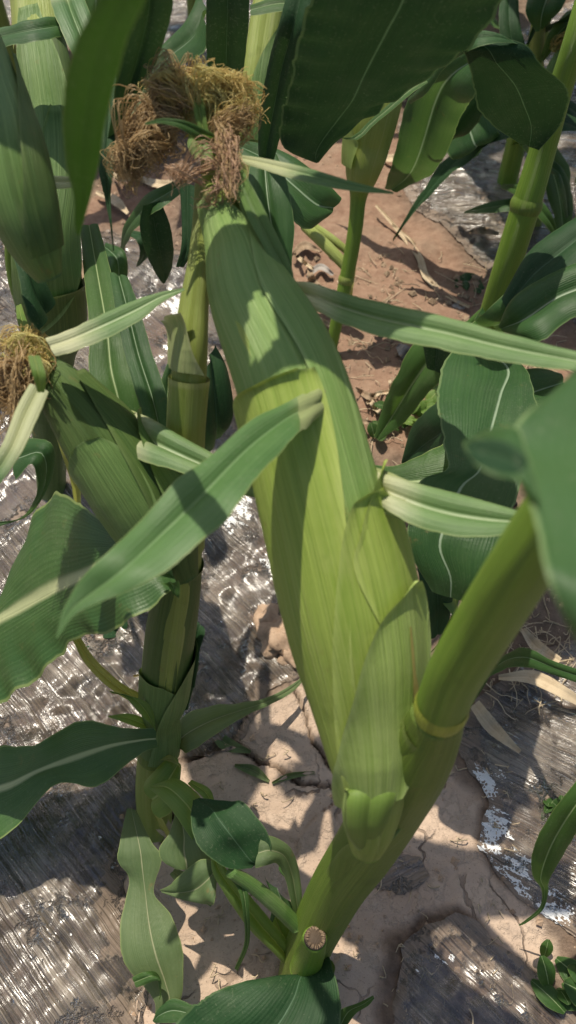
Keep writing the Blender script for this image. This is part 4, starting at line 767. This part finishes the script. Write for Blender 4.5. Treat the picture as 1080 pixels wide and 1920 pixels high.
# leaves hanging over the top left
leaf(Bp, M_BLADE, [(84, -40, 140, -60, .60), (100, 20, 160, 0, .60), (125, 80, 178, 50, .59), (140, 110, 182, 90, .58), (150, 130, 170, 120, .57)], n=24, arch=.15, fold=.3, label='upright striped leaf at the top left')
leafM(Bp, M_NEARD, [((235, -90), (262, -80), (295, -70), -.155), ((190, -10), (225, 0), (268, 10), -.170), ((146, 70), (190, 72), (240, 72), -.188), ((124, 150), (170, 152), (218, 150), -.206), ((118, 230), (157, 232), (198, 230), -.225), ((124, 310), (152, 312), (184, 310), -.243), ((138, 370), (154, 370), (170, 370), -.256), ((140, 425), (147, 426), (154, 425), -.268), ((146, 440), (147, 441), (148, 442), -.272)], n=40, arch=.10, seed=2, label='near out-of-focus green leaf hanging at the top left')
leaf(Bp, M_DARK, [(230, -60, 330, -80, .755), (236, 20, 322, 20, .722), (222, 110, 300, 100, .685), (212, 200, 262, 180, .652), (200, 270, 226, 262, .62), (196, 330, 206, 330, .596)], n=36, arch=.15, fold=.3, label='dark hanging leaf behind the out-of-focus one')
leaf(Bp, M_DARK, [(192, 120, 230, 110, .64), (186, 230, 222, 210, .63), (184, 310, 216, 300, .62), (196, 370, 208, 360, .61), (206, 420, 210, 420, .60), (212, 470, 214, 470, .58)], n=30, arch=.2)
# unseen leaf added high over the top left to darken these husks
Lr, Mr, Rr = [], [], []
for (x0, y0, x1, y1) in ((-160, -80, -150, 40), (-100, -60, -90, 200), (0, -50, -10, 300), (50, -40, 55, 300), (90, -30, 100, 180), (120, -10, 122, 20)):
    a_, b_ = Pz(x0, y0, .39), Pz(x1, y1, .36); Lr.append(a_+SUN*.2); Rr.append(b_+SUN*.2); Mr.append((a_+b_)/2+SUN*.2)
blade3('leaf', Lr, Mr, Rr, M_MID, Bp, n=40, m=12, arch=.08, seed=14)
# ================================================================== plant right behind the silk
Fp = plant(455, 700, 'maize plant right behind the silk with a yellow-green stalk and the huge dark leaf')
f1 = Tube([(452, 720, -.01, 34), (456, 560, .14, 36), (464, 420, .24, 44), (472, 280, .32, 52), (482, 160, .38, 58), (496, 60, .42, 62), (512, -40, .46, 60)], n=60)
f1.mesh('stalk', M_STALKY, Fp, seg=22)
f1.patch('leaf_sheath', M_HUSKG, Fp, [('f', .6, -40, 120), ('f', .72, -20, 120), ('f', .82, 20, 110), ('f', .88, 50, 90)], off=.0014, seed=3)
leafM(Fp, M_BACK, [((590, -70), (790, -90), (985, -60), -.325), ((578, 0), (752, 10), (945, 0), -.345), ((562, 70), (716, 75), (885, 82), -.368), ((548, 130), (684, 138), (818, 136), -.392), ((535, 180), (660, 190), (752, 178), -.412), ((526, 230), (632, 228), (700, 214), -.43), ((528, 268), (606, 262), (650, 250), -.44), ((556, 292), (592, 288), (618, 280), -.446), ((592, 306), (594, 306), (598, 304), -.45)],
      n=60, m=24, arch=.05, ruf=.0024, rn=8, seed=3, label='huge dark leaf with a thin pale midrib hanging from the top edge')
leaf(Fp, M_MID, [(535, 182, 545, 178, .57), (640, 258, 652, 262, .575), (700, 220, 708, 228, .582), (770, 160, 776, 172, .588), (800, 150, 802, 155, .59)], n=20, arch=.1, name='leaf_curl')
leaf(Fp, M_DARK, [(388, -40, 468, -40, .655), (386, 40, 466, 40, .62), (388, 110, 460, 110, .58), (396, 170, 450, 170, .545), (410, 230, 440, 230, .51)], n=30, arch=.15, label='upright dark leaf behind the silk')
leaf(Fp, M_DARK, [(540, -20, 590, 0, .64), (524, 40, 578, 60, .62), (505, 110, 556, 130, .58), (490, 190, 540, 200, .535), (484, 250, 524, 262, .495), (486, 320, 505, 330, .45)], n=26, arch=.2)
leaf(Fp, M_BLUE, [(445, 262, 448, 285, .46), (500, 272, 495, 330, .45), (560, 300, 540, 400, .44), (610, 340, 575, 430, .42), (640, 370, 610, 410, .40)], n=30, arch=.15, seed=4)
leaf(Fp, M_BLUE, [(470, 300, 520, 290, .47), (462, 370, 540, 350, .46), (468, 430, 552, 420, .44), (490, 480, 548, 480, .42), (520, 530, 545, 530, .40)], n=30, arch=.2, fold=.3, label='bluish leaf folded beside the ear top')
leaf(Fp, M_BLUE, [(385, -20, 395, 60, .50), (350, 40, 380, 100, .48), (300, 90, 330, 130, .46), (250, 150, 275, 180, .44), (200, 200, 230, 240, .42)], n=30, arch=.2)
leaf(Fp, M_DARK, [(336, 340, 368, 350, .50), (340, 400, 366, 420, .48), (340, 460, 362, 470, .46), (330, 500, 345, 500, .44)], n=20, arch=.2)
leaf(Fp, M_MID, [(470, 10, 470, 30, .55), (520, -5, 522, 22, .555), (560, -2, 560, 18, .56), (600, 0, 600, 8, .56)], n=16, arch=.2)
# lower leaves of this plant, half hidden behind the silk
leaf(Fp, M_DARK, [(268, 385, 300, 375, .34), (262, 430, 318, 420, .31), (276, 480, 326, 470, .27), (296, 520, 320, 510, .22), (306, 532, 310, 530, .2)], n=26, arch=.15, ruf=.001, rn=3)
leaf(Fp, M_BLUE, [(350, 330, 352, 350, .34), (310, 345, 312, 385, .34), (270, 370, 275, 410, .32), (235, 420, 240, 450, .27), (225, 470, 232, 480, .2)], n=26, arch=.15, ruf=.001, rn=3)
leaf(Fp, M_DARK, [(232, 440, 240, 430, .2), (255, 450, 275, 440, .22), (262, 475, 285, 470, .2), (255, 500, 262, 498, .16)], n=18, arch=.2)
leaf(Fp, M_BLUE, [(192, 470, 200, 455, .25), (205, 500, 232, 470, .26), (205, 530, 240, 510, .24), (212, 550, 228, 548, .2)], n=18, arch=.2)
leaf(Fp, M_DARK, [(340, 180, 345, 200, .42), (300, 200, 300, 240, .42), (250, 230, 255, 270, .40), (225, 270, 228, 290, .36)], n=22, arch=.2)
leaf(Fp, M_BLUE, [(300, 60, 306, 70, .42), (270, 90, 290, 115, .40), (250, 130, 262, 150, .36), (240, 165, 245, 170, .32)], n=20, arch=.2)
# ================================================================== plant in the red furrow
Mp_ = plant(618, 665, 'maize plant in the red furrow with a yellow-green funnel-shaped sheath')
m1 = Tube([(616, 680, -.01, 20), (632, 600, .06, 24), (652, 510, .13, 27), (666, 430, .19, 28), (672, 370, .23, 32), (680, 320, .27, 62), (690, 270, .30, 80), (704, 210, .34, 86), (716, 150, .37, 84), (730, 60, .42, 70)], n=70)
m1.mesh('stalk', M_STALK, Mp_, seg=22)
m1.patch('leaf_sheath', M_STALKY, Mp_, [('f', .56, -170, 170), ('f', .66, -165, 165), ('f', .78, -120, 165), ('f', .9, -90, 160)], off=.001, lip=.001, seed=5)
m1.patch('leaf_sheath', M_LIME, Mp_, [('f', .62, -100, -30), ('f', .70, -100, -20), ('f', .76, -95, -50), ('f', .8, -85, -70)], off=.003, lip=.002, seed=6)
for a, b, w_ in (((572, 424), (660, 512), 20), ((580, 418), (668, 486), 13)):
    tb = Tube([(a[0], a[1], .12, w_), ((a[0]+b[0])/2, (a[1]+b[1])/2-3, .12, w_+2), (b[0], b[1], .10, w_)], n=16); tb.mesh('broken_shoot', M_STALKY, Mp_, seg=12)
leaf(Mp_, M_YELLOW, [(646, 500, 668, 500, .08), (640, 520, 662, 540, .06), (648, 560, 660, 560, .03)], n=12, arch=.2)
node_ring(m1, .27, Mp_, mat=M_STALKY, bulge=.0008)
# ================================================================== crowded plant at the upper right
U = plant(1005, 420, 'maize plant at the upper right corner with golden silk on a small ear')
u1 = Tube([(1003, 440, -.01, 26), (1004, 300, .12, 26), (1006, 150, .24, 26), (1010, 20, .33, 28), (1018, -100, .40, 28)], n=40); u1.mesh('stalk', M_STALKY, U, seg=14); node_ring(u1, .3, U)
EU = Tube([(1012, 180, .25, 16), (1030, 150, .27, 30), (1046, 118, .29, 30), (1056, 95, .30, 18)], n=24); eu = EU.mesh('ear', M_HUSKG, U, seg=16)
rt = Pz(1056, 95, zground(95)*.70); blob_silk('silk', M_SILKG, eu, rt, [(np.array(Pz(1060, 84, zground(84)*.695)), (.013, .013, .013), 1.0)], 160, .0004, curl=.006, seed=31)
leaf(U, M_DARK, [(940, -20, 970, -30, .36), (935, 40, 975, 40, .34), (945, 100, 985, 90, .31), (975, 150, 1000, 140, .27), (1005, 185, 1010, 180, .23)], n=24, arch=.15, ruf=.002, rn=3)
leaf(U, M_BLUE, [(1005, 60, 1020, 50, .33), (985, 20, 1050, 20, .36), (1000, -30, 1070, -20, .38)], n=20, arch=.2)
leaf(U, M_MID, [(1008, 130, 1014, 120, .26), (1030, 60, 1060, 70, .32), (1070, 20, 1100, 50, .33), (1120, 10, 1130, 30, .33)], n=20, arch=.2, ruf=.002, rn=3)
leaf(U, M_DARK, [(1000, 210, 1006, 200, .2), (960, 180, 985, 150, .24), (920, 200, 930, 165, .24), (880, 250, 885, 225, .18), (850, 290, 852, 285, .12)], n=24, arch=.2, ruf=.002, rn=4)
leaf(U, M_DARK, [(1004, 250, 1010, 240, .16), (1040, 190, 1060, 215, .22), (1085, 200, 1085, 240, .20), (1110, 250, 1100, 270, .15)], n=24, arch=.2, ruf=.002, rn=4)
leaf(U, M_BLUE, [(1000, 330, 1006, 320, .10), (1030, 300, 1042, 330, .14), (1060, 330, 1050, 370, .12), (1070, 400, 1060, 410, .06)], n=20, arch=.2)
leaf(U, M_MID, [(938, 352, 945, 345, .10), (975, 372, 985, 350, .13), (1020, 420, 1030, 395, .11), (1048, 455, 1050, 450, .05)], n=20, arch=.2, fold=.3)
leaf(U, M_BLUE, [(1000, 380, 1003, 370, .06), (960, 395, 975, 370, .09), (905, 400, 915, 380, .07), (870, 400, 872, 396, .03)], n=18, arch=.2)
# ================================================================== bottom right plant (only its leaf enters the picture)
R1 = plant(1190, 1560, 'maize plant outside the lower right edge, one leaf tip hanging in')
r1 = Tube([(1190, 1570, -.01, 70), (1210, 1400, .12, 70), (1240, 1200, .24, 70), (1280, 950, .36, 64), (1330, 600, .5, 60), (1420, 250, .63, 58), (1540, -150, .74, 54), (1700, -500, .83, 44)], n=60); r1.mesh('stalk', M_STALK, R1, seg=20); node_ring(r1, .35, R1)
leaf(R1, M_MID, [(1170, 1420, 1190, 1440, .24), (1105, 1440, 1130, 1490, .27), (1068, 1480, 1100, 1530, .26), (1030, 1530, 1082, 1560, .23), (1000, 1590, 1058, 1600, .19), (998, 1640, 1030, 1650, .14), (1015, 1668, 1028, 1672, .11), (1012, 1700, 1018, 1706, .08), (985, 1725, 988, 1730, .05), (972, 1734, 974, 1736, .04)], n=50, arch=.15, seed=6, label='leaf with a thin hooked tip over the mulch film')
leaf(R1, M_MID, [(1395, 300, 1420, 320, .62), (1500, 180, 1530, 280, .66), (1620, 220, 1640, 330, .62), (1760, 340, 1770, 400, .52), (1860, 470, 1864, 476, .4)], n=36, arch=.12, ruf=.002, rn=5)
leaf(R1, M_LIME, [(1120, 1490, 1130, 1500, .14), (1080, 1545, 1090, 1555, .13), (1055, 1565, 1062, 1572, .12), (1030, 1580, 1034, 1584, .11)], n=18, arch=.2)
leaf(R1, M_BLUE, [(1200, 1330, 1220, 1360, .26), (1120, 1270, 1130, 1300, .24), (1040, 1240, 1045, 1268, .20), (985, 1215, 980, 1250, .15), (940, 1232, 930, 1262, .10), (905, 1290, 885, 1300, .06), (880, 1330, 876, 1335, .04)], n=36, arch=.2, ruf=.002, rn=5, label='narrow wavy leaf lying towards the stalk')
# ================================================================== further plants of the same crop, built whole and copied
def generic(seed, px, py, label, hgt=.75, mats=(None,)):
    r = np.random.default_rng(seed); q = G(px, py); root = empty("maize_plant", (q.x, q.y, 0), label, "maize plant", "maize plants standing in the field")
    lean = r.uniform(-.08, .08, 2); n = 9; pts = []
    for k in range(n):
        f = k/(n-1); pts.append([q.x+lean[0]*f*f*hgt, q.y+lean[1]*f*f*hgt, f*hgt-.005, .0125*(1-.62*f)])
    tb = Tube.__new__(Tube); tb.setup(pts, 50); tb.px = np.zeros((50, 4)); tb.mesh('stalk', M_STALK if seed % 2 else M_STALKY, root, seg=14)
    az0 = r.uniform(0, 6.28)
    for k in range(9):
        f = .12+.86*k/8; i = int(f*49); base = tb.c[i]; az = az0+math.pi*k+r.uniform(-.35, .35); L_ = r.uniform(.26, .46)*(1 if 1 < k < 7 else .7); up_ = r.uniform(.6, 1.3); wd = r.uniform(.028, .042)
        d = np.array([math.cos(az), math.sin(az), 0]); s_ = np.array([-math.sin(az), math.cos(az), 0]); Lp, Mp2, Rp = [], [], []
        tw = r.uniform(-.6, .6)
        for j in range(8):
            g_ = j/7; c = base + d*L_*(g_**.9)*.8 + np.array([0, 0, L_*(up_*g_*.75-1.25*g_*g_)])
            ww = wd*(.35+1.6*g_)*(1 if g_ < .3 else 1) if g_ < .3 else wd*.83*(1-((g_-.3)/.7)**1.8)+.0004
            sd_ = s_*math.cos(tw*g_)+np.array([0, 0, 1])*math.sin(tw*g_)
            Lp.append(c+sd_*ww/1.3+np.array([0, 0, .004])); Rp.append(c-sd_*ww/1.3+np.array([0, 0, .004])); Mp2.append(c)
        Lp, Mp2, Rp = [[Vector(v) for v in z_] for z_ in (Lp, Mp2, Rp)]
        blade3('leaf', Lp, Mp2, Rp, [M_MID, M_BLUE, M_DARK][(seed+k) % 3], root, n=26, m=8, arch=.1, ruf=.003, rn=6, seed=seed*10+k)
    # ear with silk
    i = 24; b = tb.c[i]; az = az0+1.2; d = np.array([math.cos(az), math.sin(az), 0])
    e = Tube.__new__(Tube); e.setup([[*(b+d*.008+np.array([0, 0, 0])), .006], [*(b+d*.028+np.array([0, 0, .04])), .019], [*(b+d*.045+np.array([0, 0, .10])), .021], [*(b+d*.058+np.array([0, 0, .16])), .012], [*(b+d*.063+np.array([0, 0, .19])), .004]], 30); e.px = np.zeros((30, 4))
    eo_ = e.mesh('ear', M_HUSKG, root, seg=16, n=24); tp = e.c[-1]
    blob_silk('silk', M_SILKG, eo_, tp, [(tp+np.array([0, 0, .008]), (.018, .018, .014), 1.0)], 60, .0005, seed=seed)
    return root
def copy_tree(o, loc, rz, sc, label):
    c = o.copy(); scene.collection.objects.link(c); c.location = loc; c.rotation_euler = (0, 0, rz); c.scale = (sc,)*3; c['label'] = label
    def rec(src, dst):
        for ch in list(src.children):
            k = ch.copy(); scene.collection.objects.link(k); k.parent = dst; rec(ch, k)
    rec(o, c); return c
g1 = generic(3, 950, 345, 'far maize plant whose stalk foot stands on the grey film at the upper right', .55)
g2 = generic(4, 1068, 500, 'slim maize plant with a bare jointed stalk at the right edge', .62)
g3 = generic(6, 1010, 60, 'far maize plant in the upper right corner, golden silk on its ear', .6)
far = [(g1, 820, 120, 1.1, .9, 'far maize plant behind the folded dark leaf, near the top edge'),
       (g2, 640, -60, 2.0, 1.0, 'far maize plant at the top edge above the huge dark leaf'),
       (g3, 370, 60, .4, 1.0, 'far maize plant behind the silk at the top edge'),
       (g1, 250, 190, 2.6, .85, 'far maize plant behind the hanging leaves at the top left'),
       (g2, 30, 150, 4.0, 1.0, 'far maize plant behind the tall left plant'),
       (g3, 1120, 250, 5.0, .8, 'maize plant at the upper right edge behind the jointed stalk')]
for (src, px, py, rz, sc, lb) in far:
    q = G(px, py); copy_tree(src, (q.x, q.y, 0), rz, sc, lb)
# rows that stand beyond the picture's top edge
rr_ = np.random.default_rng(12); k = 0
offs = ['at the far left of the first row beyond the top edge', 'second from the left in the first row beyond the top edge', 'in the middle of the first row beyond the top edge', 'right of the middle in the first row beyond the top edge', 'at the far right of the first row beyond the top edge',
        'at the far left of the second row beyond the top edge', 'second from the left in the second row beyond the top edge', 'in the middle of the second row beyond the top edge', 'right of the middle in the second row beyond the top edge', 'at the far right of the second row beyond the top edge']
for row in range(2):
    for j in range(5):
        copy_tree([g1, g2, g3][(j+row) % 3], (-.9+.45*j+rr_.uniform(-.05, .05), 1.75+.5*row+rr_.uniform(-.06, .06), 0), rr_.uniform(0, 6), rr_.uniform(.9, 1.1), 'maize plant '+offs[k]); k += 1

# ================================================================== litter, straws, stones, weeds
def flat_leaf(name, pts, wpx, mat, label, cat, lift=.004, group=None, curlz=.003, seed=1):
    pts2 = cr([[x, y, w_] for (x, y), w_ in zip(pts, wpx)], 22); L, M, R = [], [], []
    for i, (x, y, w_) in enumerate(pts2):
        a = pts2[max(i-1, 0)]; b = pts2[min(i+1, len(pts2)-1)]; t2 = np.array([b[0]-a[0], b[1]-a[1]]); t2 /= np.linalg.norm(t2)+1e-9; nx, ny = -t2[1], t2[0]
        h = lift+curlz*math.sin(i*.6+seed)
        for (S, k_, e) in ((L, -1, .002), (M, 0, 0), (R, 1, .002)):
            S.append(P(x+nx*w_/2*k_, y+ny*w_/2*k_, (h+e)/H))
    c = M[len(M)//2]
    me_parent = None
    o = blade3(name, L, M, R, mat, None, n=24, m=6, arch=.1, ruf=.001, seed=seed)
    # centre the object's origin on it
    me = o.data; org = Vector(c); me.transform(__import__('mathutils').Matrix.Translation(-org)); o.location = org
    return tag(o, label, cat, group)
GS = 'dry straw pieces on the ground'
flat_leaf('dry_straw', [(705, 385), (745, 430), (785, 480), (800, 520), (840, 555), (880, 576)], [5, 8, 12, 13, 8, 5], M_STRAW, 'long bent straw with a knot lying on the red soil', 'straw', group=GS, lift=.006)
flat_leaf('dry_straw', [(735, 420), (775, 455), (795, 500)], [3, 5, 4], M_STRAW, 'thin straw beside the long bent one on the red soil', 'straw', group=GS, seed=2)
flat_leaf('dry_leaf', [(700, 300), (740, 296), (790, 298)], [6, 14, 5], M_STRAW, 'pale dry leaf strip where film meets red soil, upper right', 'dry leaf', seed=3)
flat_leaf('dry_leaf', [(745, 648), (760, 660), (778, 678)], [10, 26, 12], M_GREY, 'curled grey dry leaf lit on the brown soil', 'dry leaf', seed=4, curlz=.006, lift=.008)
flat_leaf('dry_leaf', [(890, 1320), (925, 1365), (975, 1410)], [22, 26, 8], M_STRAW, 'tan dry leaf on the film right of the stalk node', 'dry leaf', seed=5, lift=.012)
flat_leaf('dry_leaf', [(935, 1270), (1000, 1270), (1060, 1300), (1110, 1330)], [10, 26, 22, 12], M_STRAW, 'broad tan dry leaf at the right edge above the film', 'dry leaf', seed=6, lift=.014)
flat_leaf('dry_leaf', [(980, 1180), (1010, 1215), (1050, 1240)], [10, 24, 14], M_STRAW, 'pale papery dry leaf beside the right edge', 'dry leaf', seed=7, lift=.012)
flat_leaf('dry_leaf', [(275, 1480), (300, 1540), (330, 1575)], [10, 30, 16], M_STRAW, 'tan dry leaf at the foot of the left stalk', 'dry leaf', seed=8, lift=.012)
flat_leaf('fallen_leaf', [(852, 532), (880, 528), (905, 545)], [12, 34, 14], M_BLUE, 'small dull green fallen leaf on the red soil', 'leaf', seed=9)
flat_leaf('fallen_leaf', [(880, 435), (905, 432), (935, 438)], [6, 14, 6], M_TWIG, 'small brown curled leaf on the grey film', 'leaf', seed=10, lift=.012)
flat_leaf('fallen_leaf', [(400, 1370), (425, 1395), (470, 1410)], [16, 26, 6], M_OLIVE, 'green leaf scrap half sunk in the pale clay', 'leaf', seed=11, lift=.002, curlz=.001)
flat_leaf('fallen_leaf', [(440, 1435), (475, 1445), (505, 1465)], [6, 20, 5], M_OLIVE, 'slim green leaf scrap on the clay beside the ear', 'leaf', seed=12, lift=.002, curlz=.001)
flat_leaf('fallen_leaf', [(510, 1468), (545, 1455), (590, 1448)], [4, 12, 4], M_OLIVE, 'greenish leaf scrap nearest the ear on the clay', 'leaf', seed=13, lift=.002, curlz=.001)
flat_leaf('twig', [(360, 1258), (340, 1250), (250, 1268)], [4, 8, 4], M_DRYLEAF, 'brown twig left of the middle-left stalk', 'twig', seed=14, lift=.012)
flat_leaf('dry_leaf', [(860, 1125), (845, 1140), (812, 1180)], [10, 20, 8], M_GREY, 'grey shrivelled leaf between ear and stalk', 'dry leaf', seed=15, lift=.02, curlz=.006)
SL = ['brown broken straw, topmost of the litter right of the big ear', 'pale curled straw in the middle of the litter right of the big ear', 'pale straw standing steep in the litter right of the big ear', 'brown straw lowest but one beside the big ear in the litter', 'pale straw lowest in the litter touching the big ear flank', 'pale straw under the folded hanging leaf tip',
      'brown straw left of the leaning bare stalk below the long pale blade', 'pale straw just under the long pale blade beside the broad leaf', 'pale steep straw above the broad blue-green leaf', 'brown straw at the right end under the long pale blade', 'pale straw nearest the right edge under the long pale blade', 'pale straw showing between the curled near leaf and the stalk',
      'brown straw lower of the two beside the near curled leaf', 'pale straw beside the big ear above its upper right husk blade', 'pale straw at the broken shoot in the red soil', 'brown straw below the broken shoot in the red soil', 'pale straw under the brown silk at the upper left', 'pale straw right of the funnel-sheathed plant foot']
for i, (x, y, L_, a) in enumerate([(690, 735, 50, .3), (715, 745, 60, -.4), (700, 760, 40, .9), (670, 790, 60, .1), (660, 815, 50, -.2), (735, 730, 36, 1.3), (890, 680, 60, .5), (915, 700, 70, -.2), (945, 690, 40, 1.0), (1000, 690, 50, -.6), (1035, 700, 40, .2), (940, 900, 40, 1.2), (955, 940, 36, .7), (600, 600, 50, .5), (570, 490, 46, .7), (590, 520, 50, 1.1), (230, 330, 40, .3), (620, 560, 40, -.2)]):
    dx, dy = math.cos(a)*L_/2, math.sin(a)*L_/2
    flat_leaf('dry_straw', [(x-dx, y-dy), (x+random.uniform(-8, 8), y+random.uniform(-8, 8)), (x+dx, y+dy)], [5, random.uniform(8, 16), 5], M_STRAW if i % 3 else M_TWIG, SL[i], 'straw', group='short straws in the litter', lift=.007, curlz=.005, seed=20+i)
for (pts_, w_, m_, lb_, sd__) in [([(180, 360), (215, 375), (240, 400)], [6, 18, 6], M_STRAW, 'pale dry leaf scrap behind the brown silk at the upper left', 51), ([(250, 330), (300, 345), (345, 340)], [6, 16, 8], M_STRAW, 'dry leaf strip right behind the lower silk tuft', 52), ([(130, 470), (150, 500), (160, 540)], [5, 16, 6], M_TWIG, 'brown leaf scrap beside the tall left sheath', 53), ([(600, 470), (570, 460), (548, 480)], [5, 16, 8], M_TWIG, 'dark dry leaf behind the ear near the broken shoot', 54), ([(575, 520), (600, 500), (625, 515)], [5, 12, 6], M_GREY, 'grey dry leaf right of the ear top on red soil', 55), ([(700, 620), (725, 612), (745, 622)], [6, 14, 6], M_GREY, 'grey leaf scrap under the long pale blade', 56)]:
    flat_leaf('dry_leaf', pts_, w_, m_, lb_, 'dry leaf', seed=sd__, lift=.006, curlz=.0022)
# clods
def clod(px, py, r, label, mat=M_STONE, seed=1, name='clod', cat='clod of soil', group=None, flat=.6):
    q = G(px, py); n, m = 16, 26; V = []
    for i in range(n):
        a = math.pi*i/(n-1)
        for j in range(m):
            b = 2*math.pi*j/m; d = np.array([math.sin(a)*math.cos(b), math.sin(a)*math.sin(b), math.cos(a)])
            k = 1+.22*math.sin(d[0]*5+seed*2)*math.cos(d[1]*4+seed)+.12*math.sin(d[2]*9+d[0]*7+seed*3)+.07*math.sin(d[1]*17+seed*5)*math.sin(d[0]*15)+.05*math.sin(d[1]*31+seed)*math.sin(d[0]*37+d[2]*20)
            V.append([q.x+d[0]*r*k, q.y+d[1]*r*k*.85, r*flat*.4+d[2]*r*k*flat])
    o = new_mesh(name, V, gridfaces(n, m, True), mat, None, np.array([[v[0]*20, v[1]*20] for v in V]), org=(q.x, q.y, 0)); return tag(o, label, cat, group)
clod(526, 1205, .020, 'reddish clod lit at the left flank of the big ear', seed=1)
clod(505, 1165, .016, 'upper reddish clod in the shade beside the big ear', seed=2)
clod(548, 1235, .013, 'small clod touching the big ear at its left', seed=3)
clod(858, 580, .008, 'dark stone at the end of the long bent straw', mat=M_GREY, seed=4, name='stone', cat='stone')
clod(680, 1510, .006, 'pebble in the clay shade left of the stalk', mat=M_GREY, seed=6, name='stone', cat='stone')
# crumbs
def crumbs(name, poly, n, rmin, rmax, mat, seed):
    r = np.random.default_rng(seed); lo, hi = poly.min(0), poly.max(0); V, F = [], []
    oct_ = np.array([[1, 0, 0], [-1, 0, 0], [0, 1, 0], [0, -1, 0], [0, 0, 1], [0, 0, -1]]); of = [(0, 2, 4), (2, 1, 4), (1, 3, 4), (3, 0, 4), (2, 0, 5), (1, 2, 5), (3, 1, 5), (0, 3, 5)]
    k = 0
    while k < n:
        p = r.uniform(lo, hi)
        if not inside(poly, np.array([p[0]]), np.array([p[1]]))[0]: continue
        if n2(np.array([p[0]*14]), np.array([p[1]*14]), seed)[0] < -.15: k += 1; continue
        s = rmin+(rmax-rmin)*r.uniform()**3; z = float(ground_h(np.array(p[0]), np.array(p[1])))+s*.2
        v = oct_*r.uniform(.5, 1.1, (6, 1))*s; a = r.uniform(0, 6.28); c_, s_ = math.cos(a), math.sin(a)
        v = np.stack([v[:, 0]*c_-v[:, 1]*s_, v[:, 0]*s_+v[:, 1]*c_, v[:, 2]*.7], 1)+[p[0], p[1], z]
        b = len(V); V.extend(v.tolist()); F.extend([tuple(b+i for i in f) for f in of]); k += 1
    o = new_mesh(name, V, F, mat, None, smooth=False, uv=np.array([[v[0]*50, v[1]*50] for v in V]), org=(0, 0, 0)); o['kind'] = 'stuff'
    o['label'] = 'soil crumbs scattered over the ground'; o['category'] = 'crumbs'; return o
allv = polyw([(-100, 2100), (1200, 2100), (1250, 100), (-150, 100)])
crumbs('leaf_crumbs', polyw([(140, 320), (345, 300), (345, 440), (140, 500)]), 260, .001, .006, M_TWIG, 6)
crumbs('soil_crumbs', allv, 6500, .0008, .0045, M_STONE, 3)
crumbs('plant_crumbs', polyw([(560, 480), (860, 480), (1080, 660), (1080, 960), (640, 900)]), 900, .001, .0065, M_TWIG, 4)
# fine fibres and chaff
r = np.random.default_rng(9); pol = []
for k in range(420):
    if k < 230: p = G(r.uniform(560, 1080), r.uniform(480, 900))
    elif k < 320: p = G(r.uniform(900, 1090), r.uniform(1150, 1320))
    else: p = G(r.uniform(380, 980), r.uniform(1380, 1900))
    L_ = r.uniform(.006, .035) if k < 320 else r.uniform(.002, .010); a = r.uniform(0, 6.28); d = Vector((math.cos(a), math.sin(a), 0))
    hh = float(ground_h(np.array(p.x), np.array(p.y)))+.003
    pol.append(cr(np.array([list(p+d*L_*f+Vector((r.normal()*.002, r.normal()*.002, hh+.002*math.sin(f*4+k)))) for f in (0, .33, .66, 1)]), 7))
o = strands('chaff', M_STRAW, None, pol, .0006); o['kind'] = 'stuff'; o['label'] = 'thin straw chaff over the soil'; o['category'] = 'chaff'
# green weeds
def weed(px, py, n, size, label, seed, mat=M_MID):
    q = G(px, py); root = empty('weed', (q.x, q.y, float(ground_h(np.array(q.x), np.array(q.y)))), label, 'weed', None); r = np.random.default_rng(seed)
    for k in range(n):
        az = r.uniform(0, 6.28); el = r.uniform(.2, 1.2); L_ = size*r.uniform(.5, 1); w_ = L_*r.uniform(.18, .3); b = np.array([q.x, q.y, .002])+np.append(r.normal(size=2)*size*.35, 0)
        d = np.array([math.cos(az)*math.cos(el), math.sin(az)*math.cos(el), math.sin(el)]); s_ = np.array([-math.sin(az), math.cos(az), 0])
        Lp, Mm, Rp = [], [], []
        for g_ in (0, .3, .6, .85, 1):
            c = b+d*L_*g_-np.array([0, 0, L_*.35*g_*g_]); ww = w_*math.sin(math.pi*min(.98, g_*.85+.08))
            Lp.append(Vector(c+s_*ww)); Mm.append(Vector(c)); Rp.append(Vector(c-s_*ww))
        blade3('leaf', Lp, Mm, Rp, mat, root, n=8, m=4, arch=.15, seed=seed+k)
    return root
weed(785, 775, 26, .030, 'low green weed tuft behind the hanging folded leaf', 1, M_LIME)
weed(735, 800, 16, .030, 'small grassy weed at the right side of the big ear', 2)
weed(1092, 1868, 14, .036, 'broad-leaved weed in the bottom right corner', 3, M_MID)
weed(215, 1190, 14, .022, 'small weed under the large ruffled leaf', 4, M_DARK)
weed(1045, 1500, 12, .022, 'little weed at the right edge beside the hooked leaf', 5)
weed(240, 60, 14, .04, 'weed at the top between the far plants', 6, M_DARK)
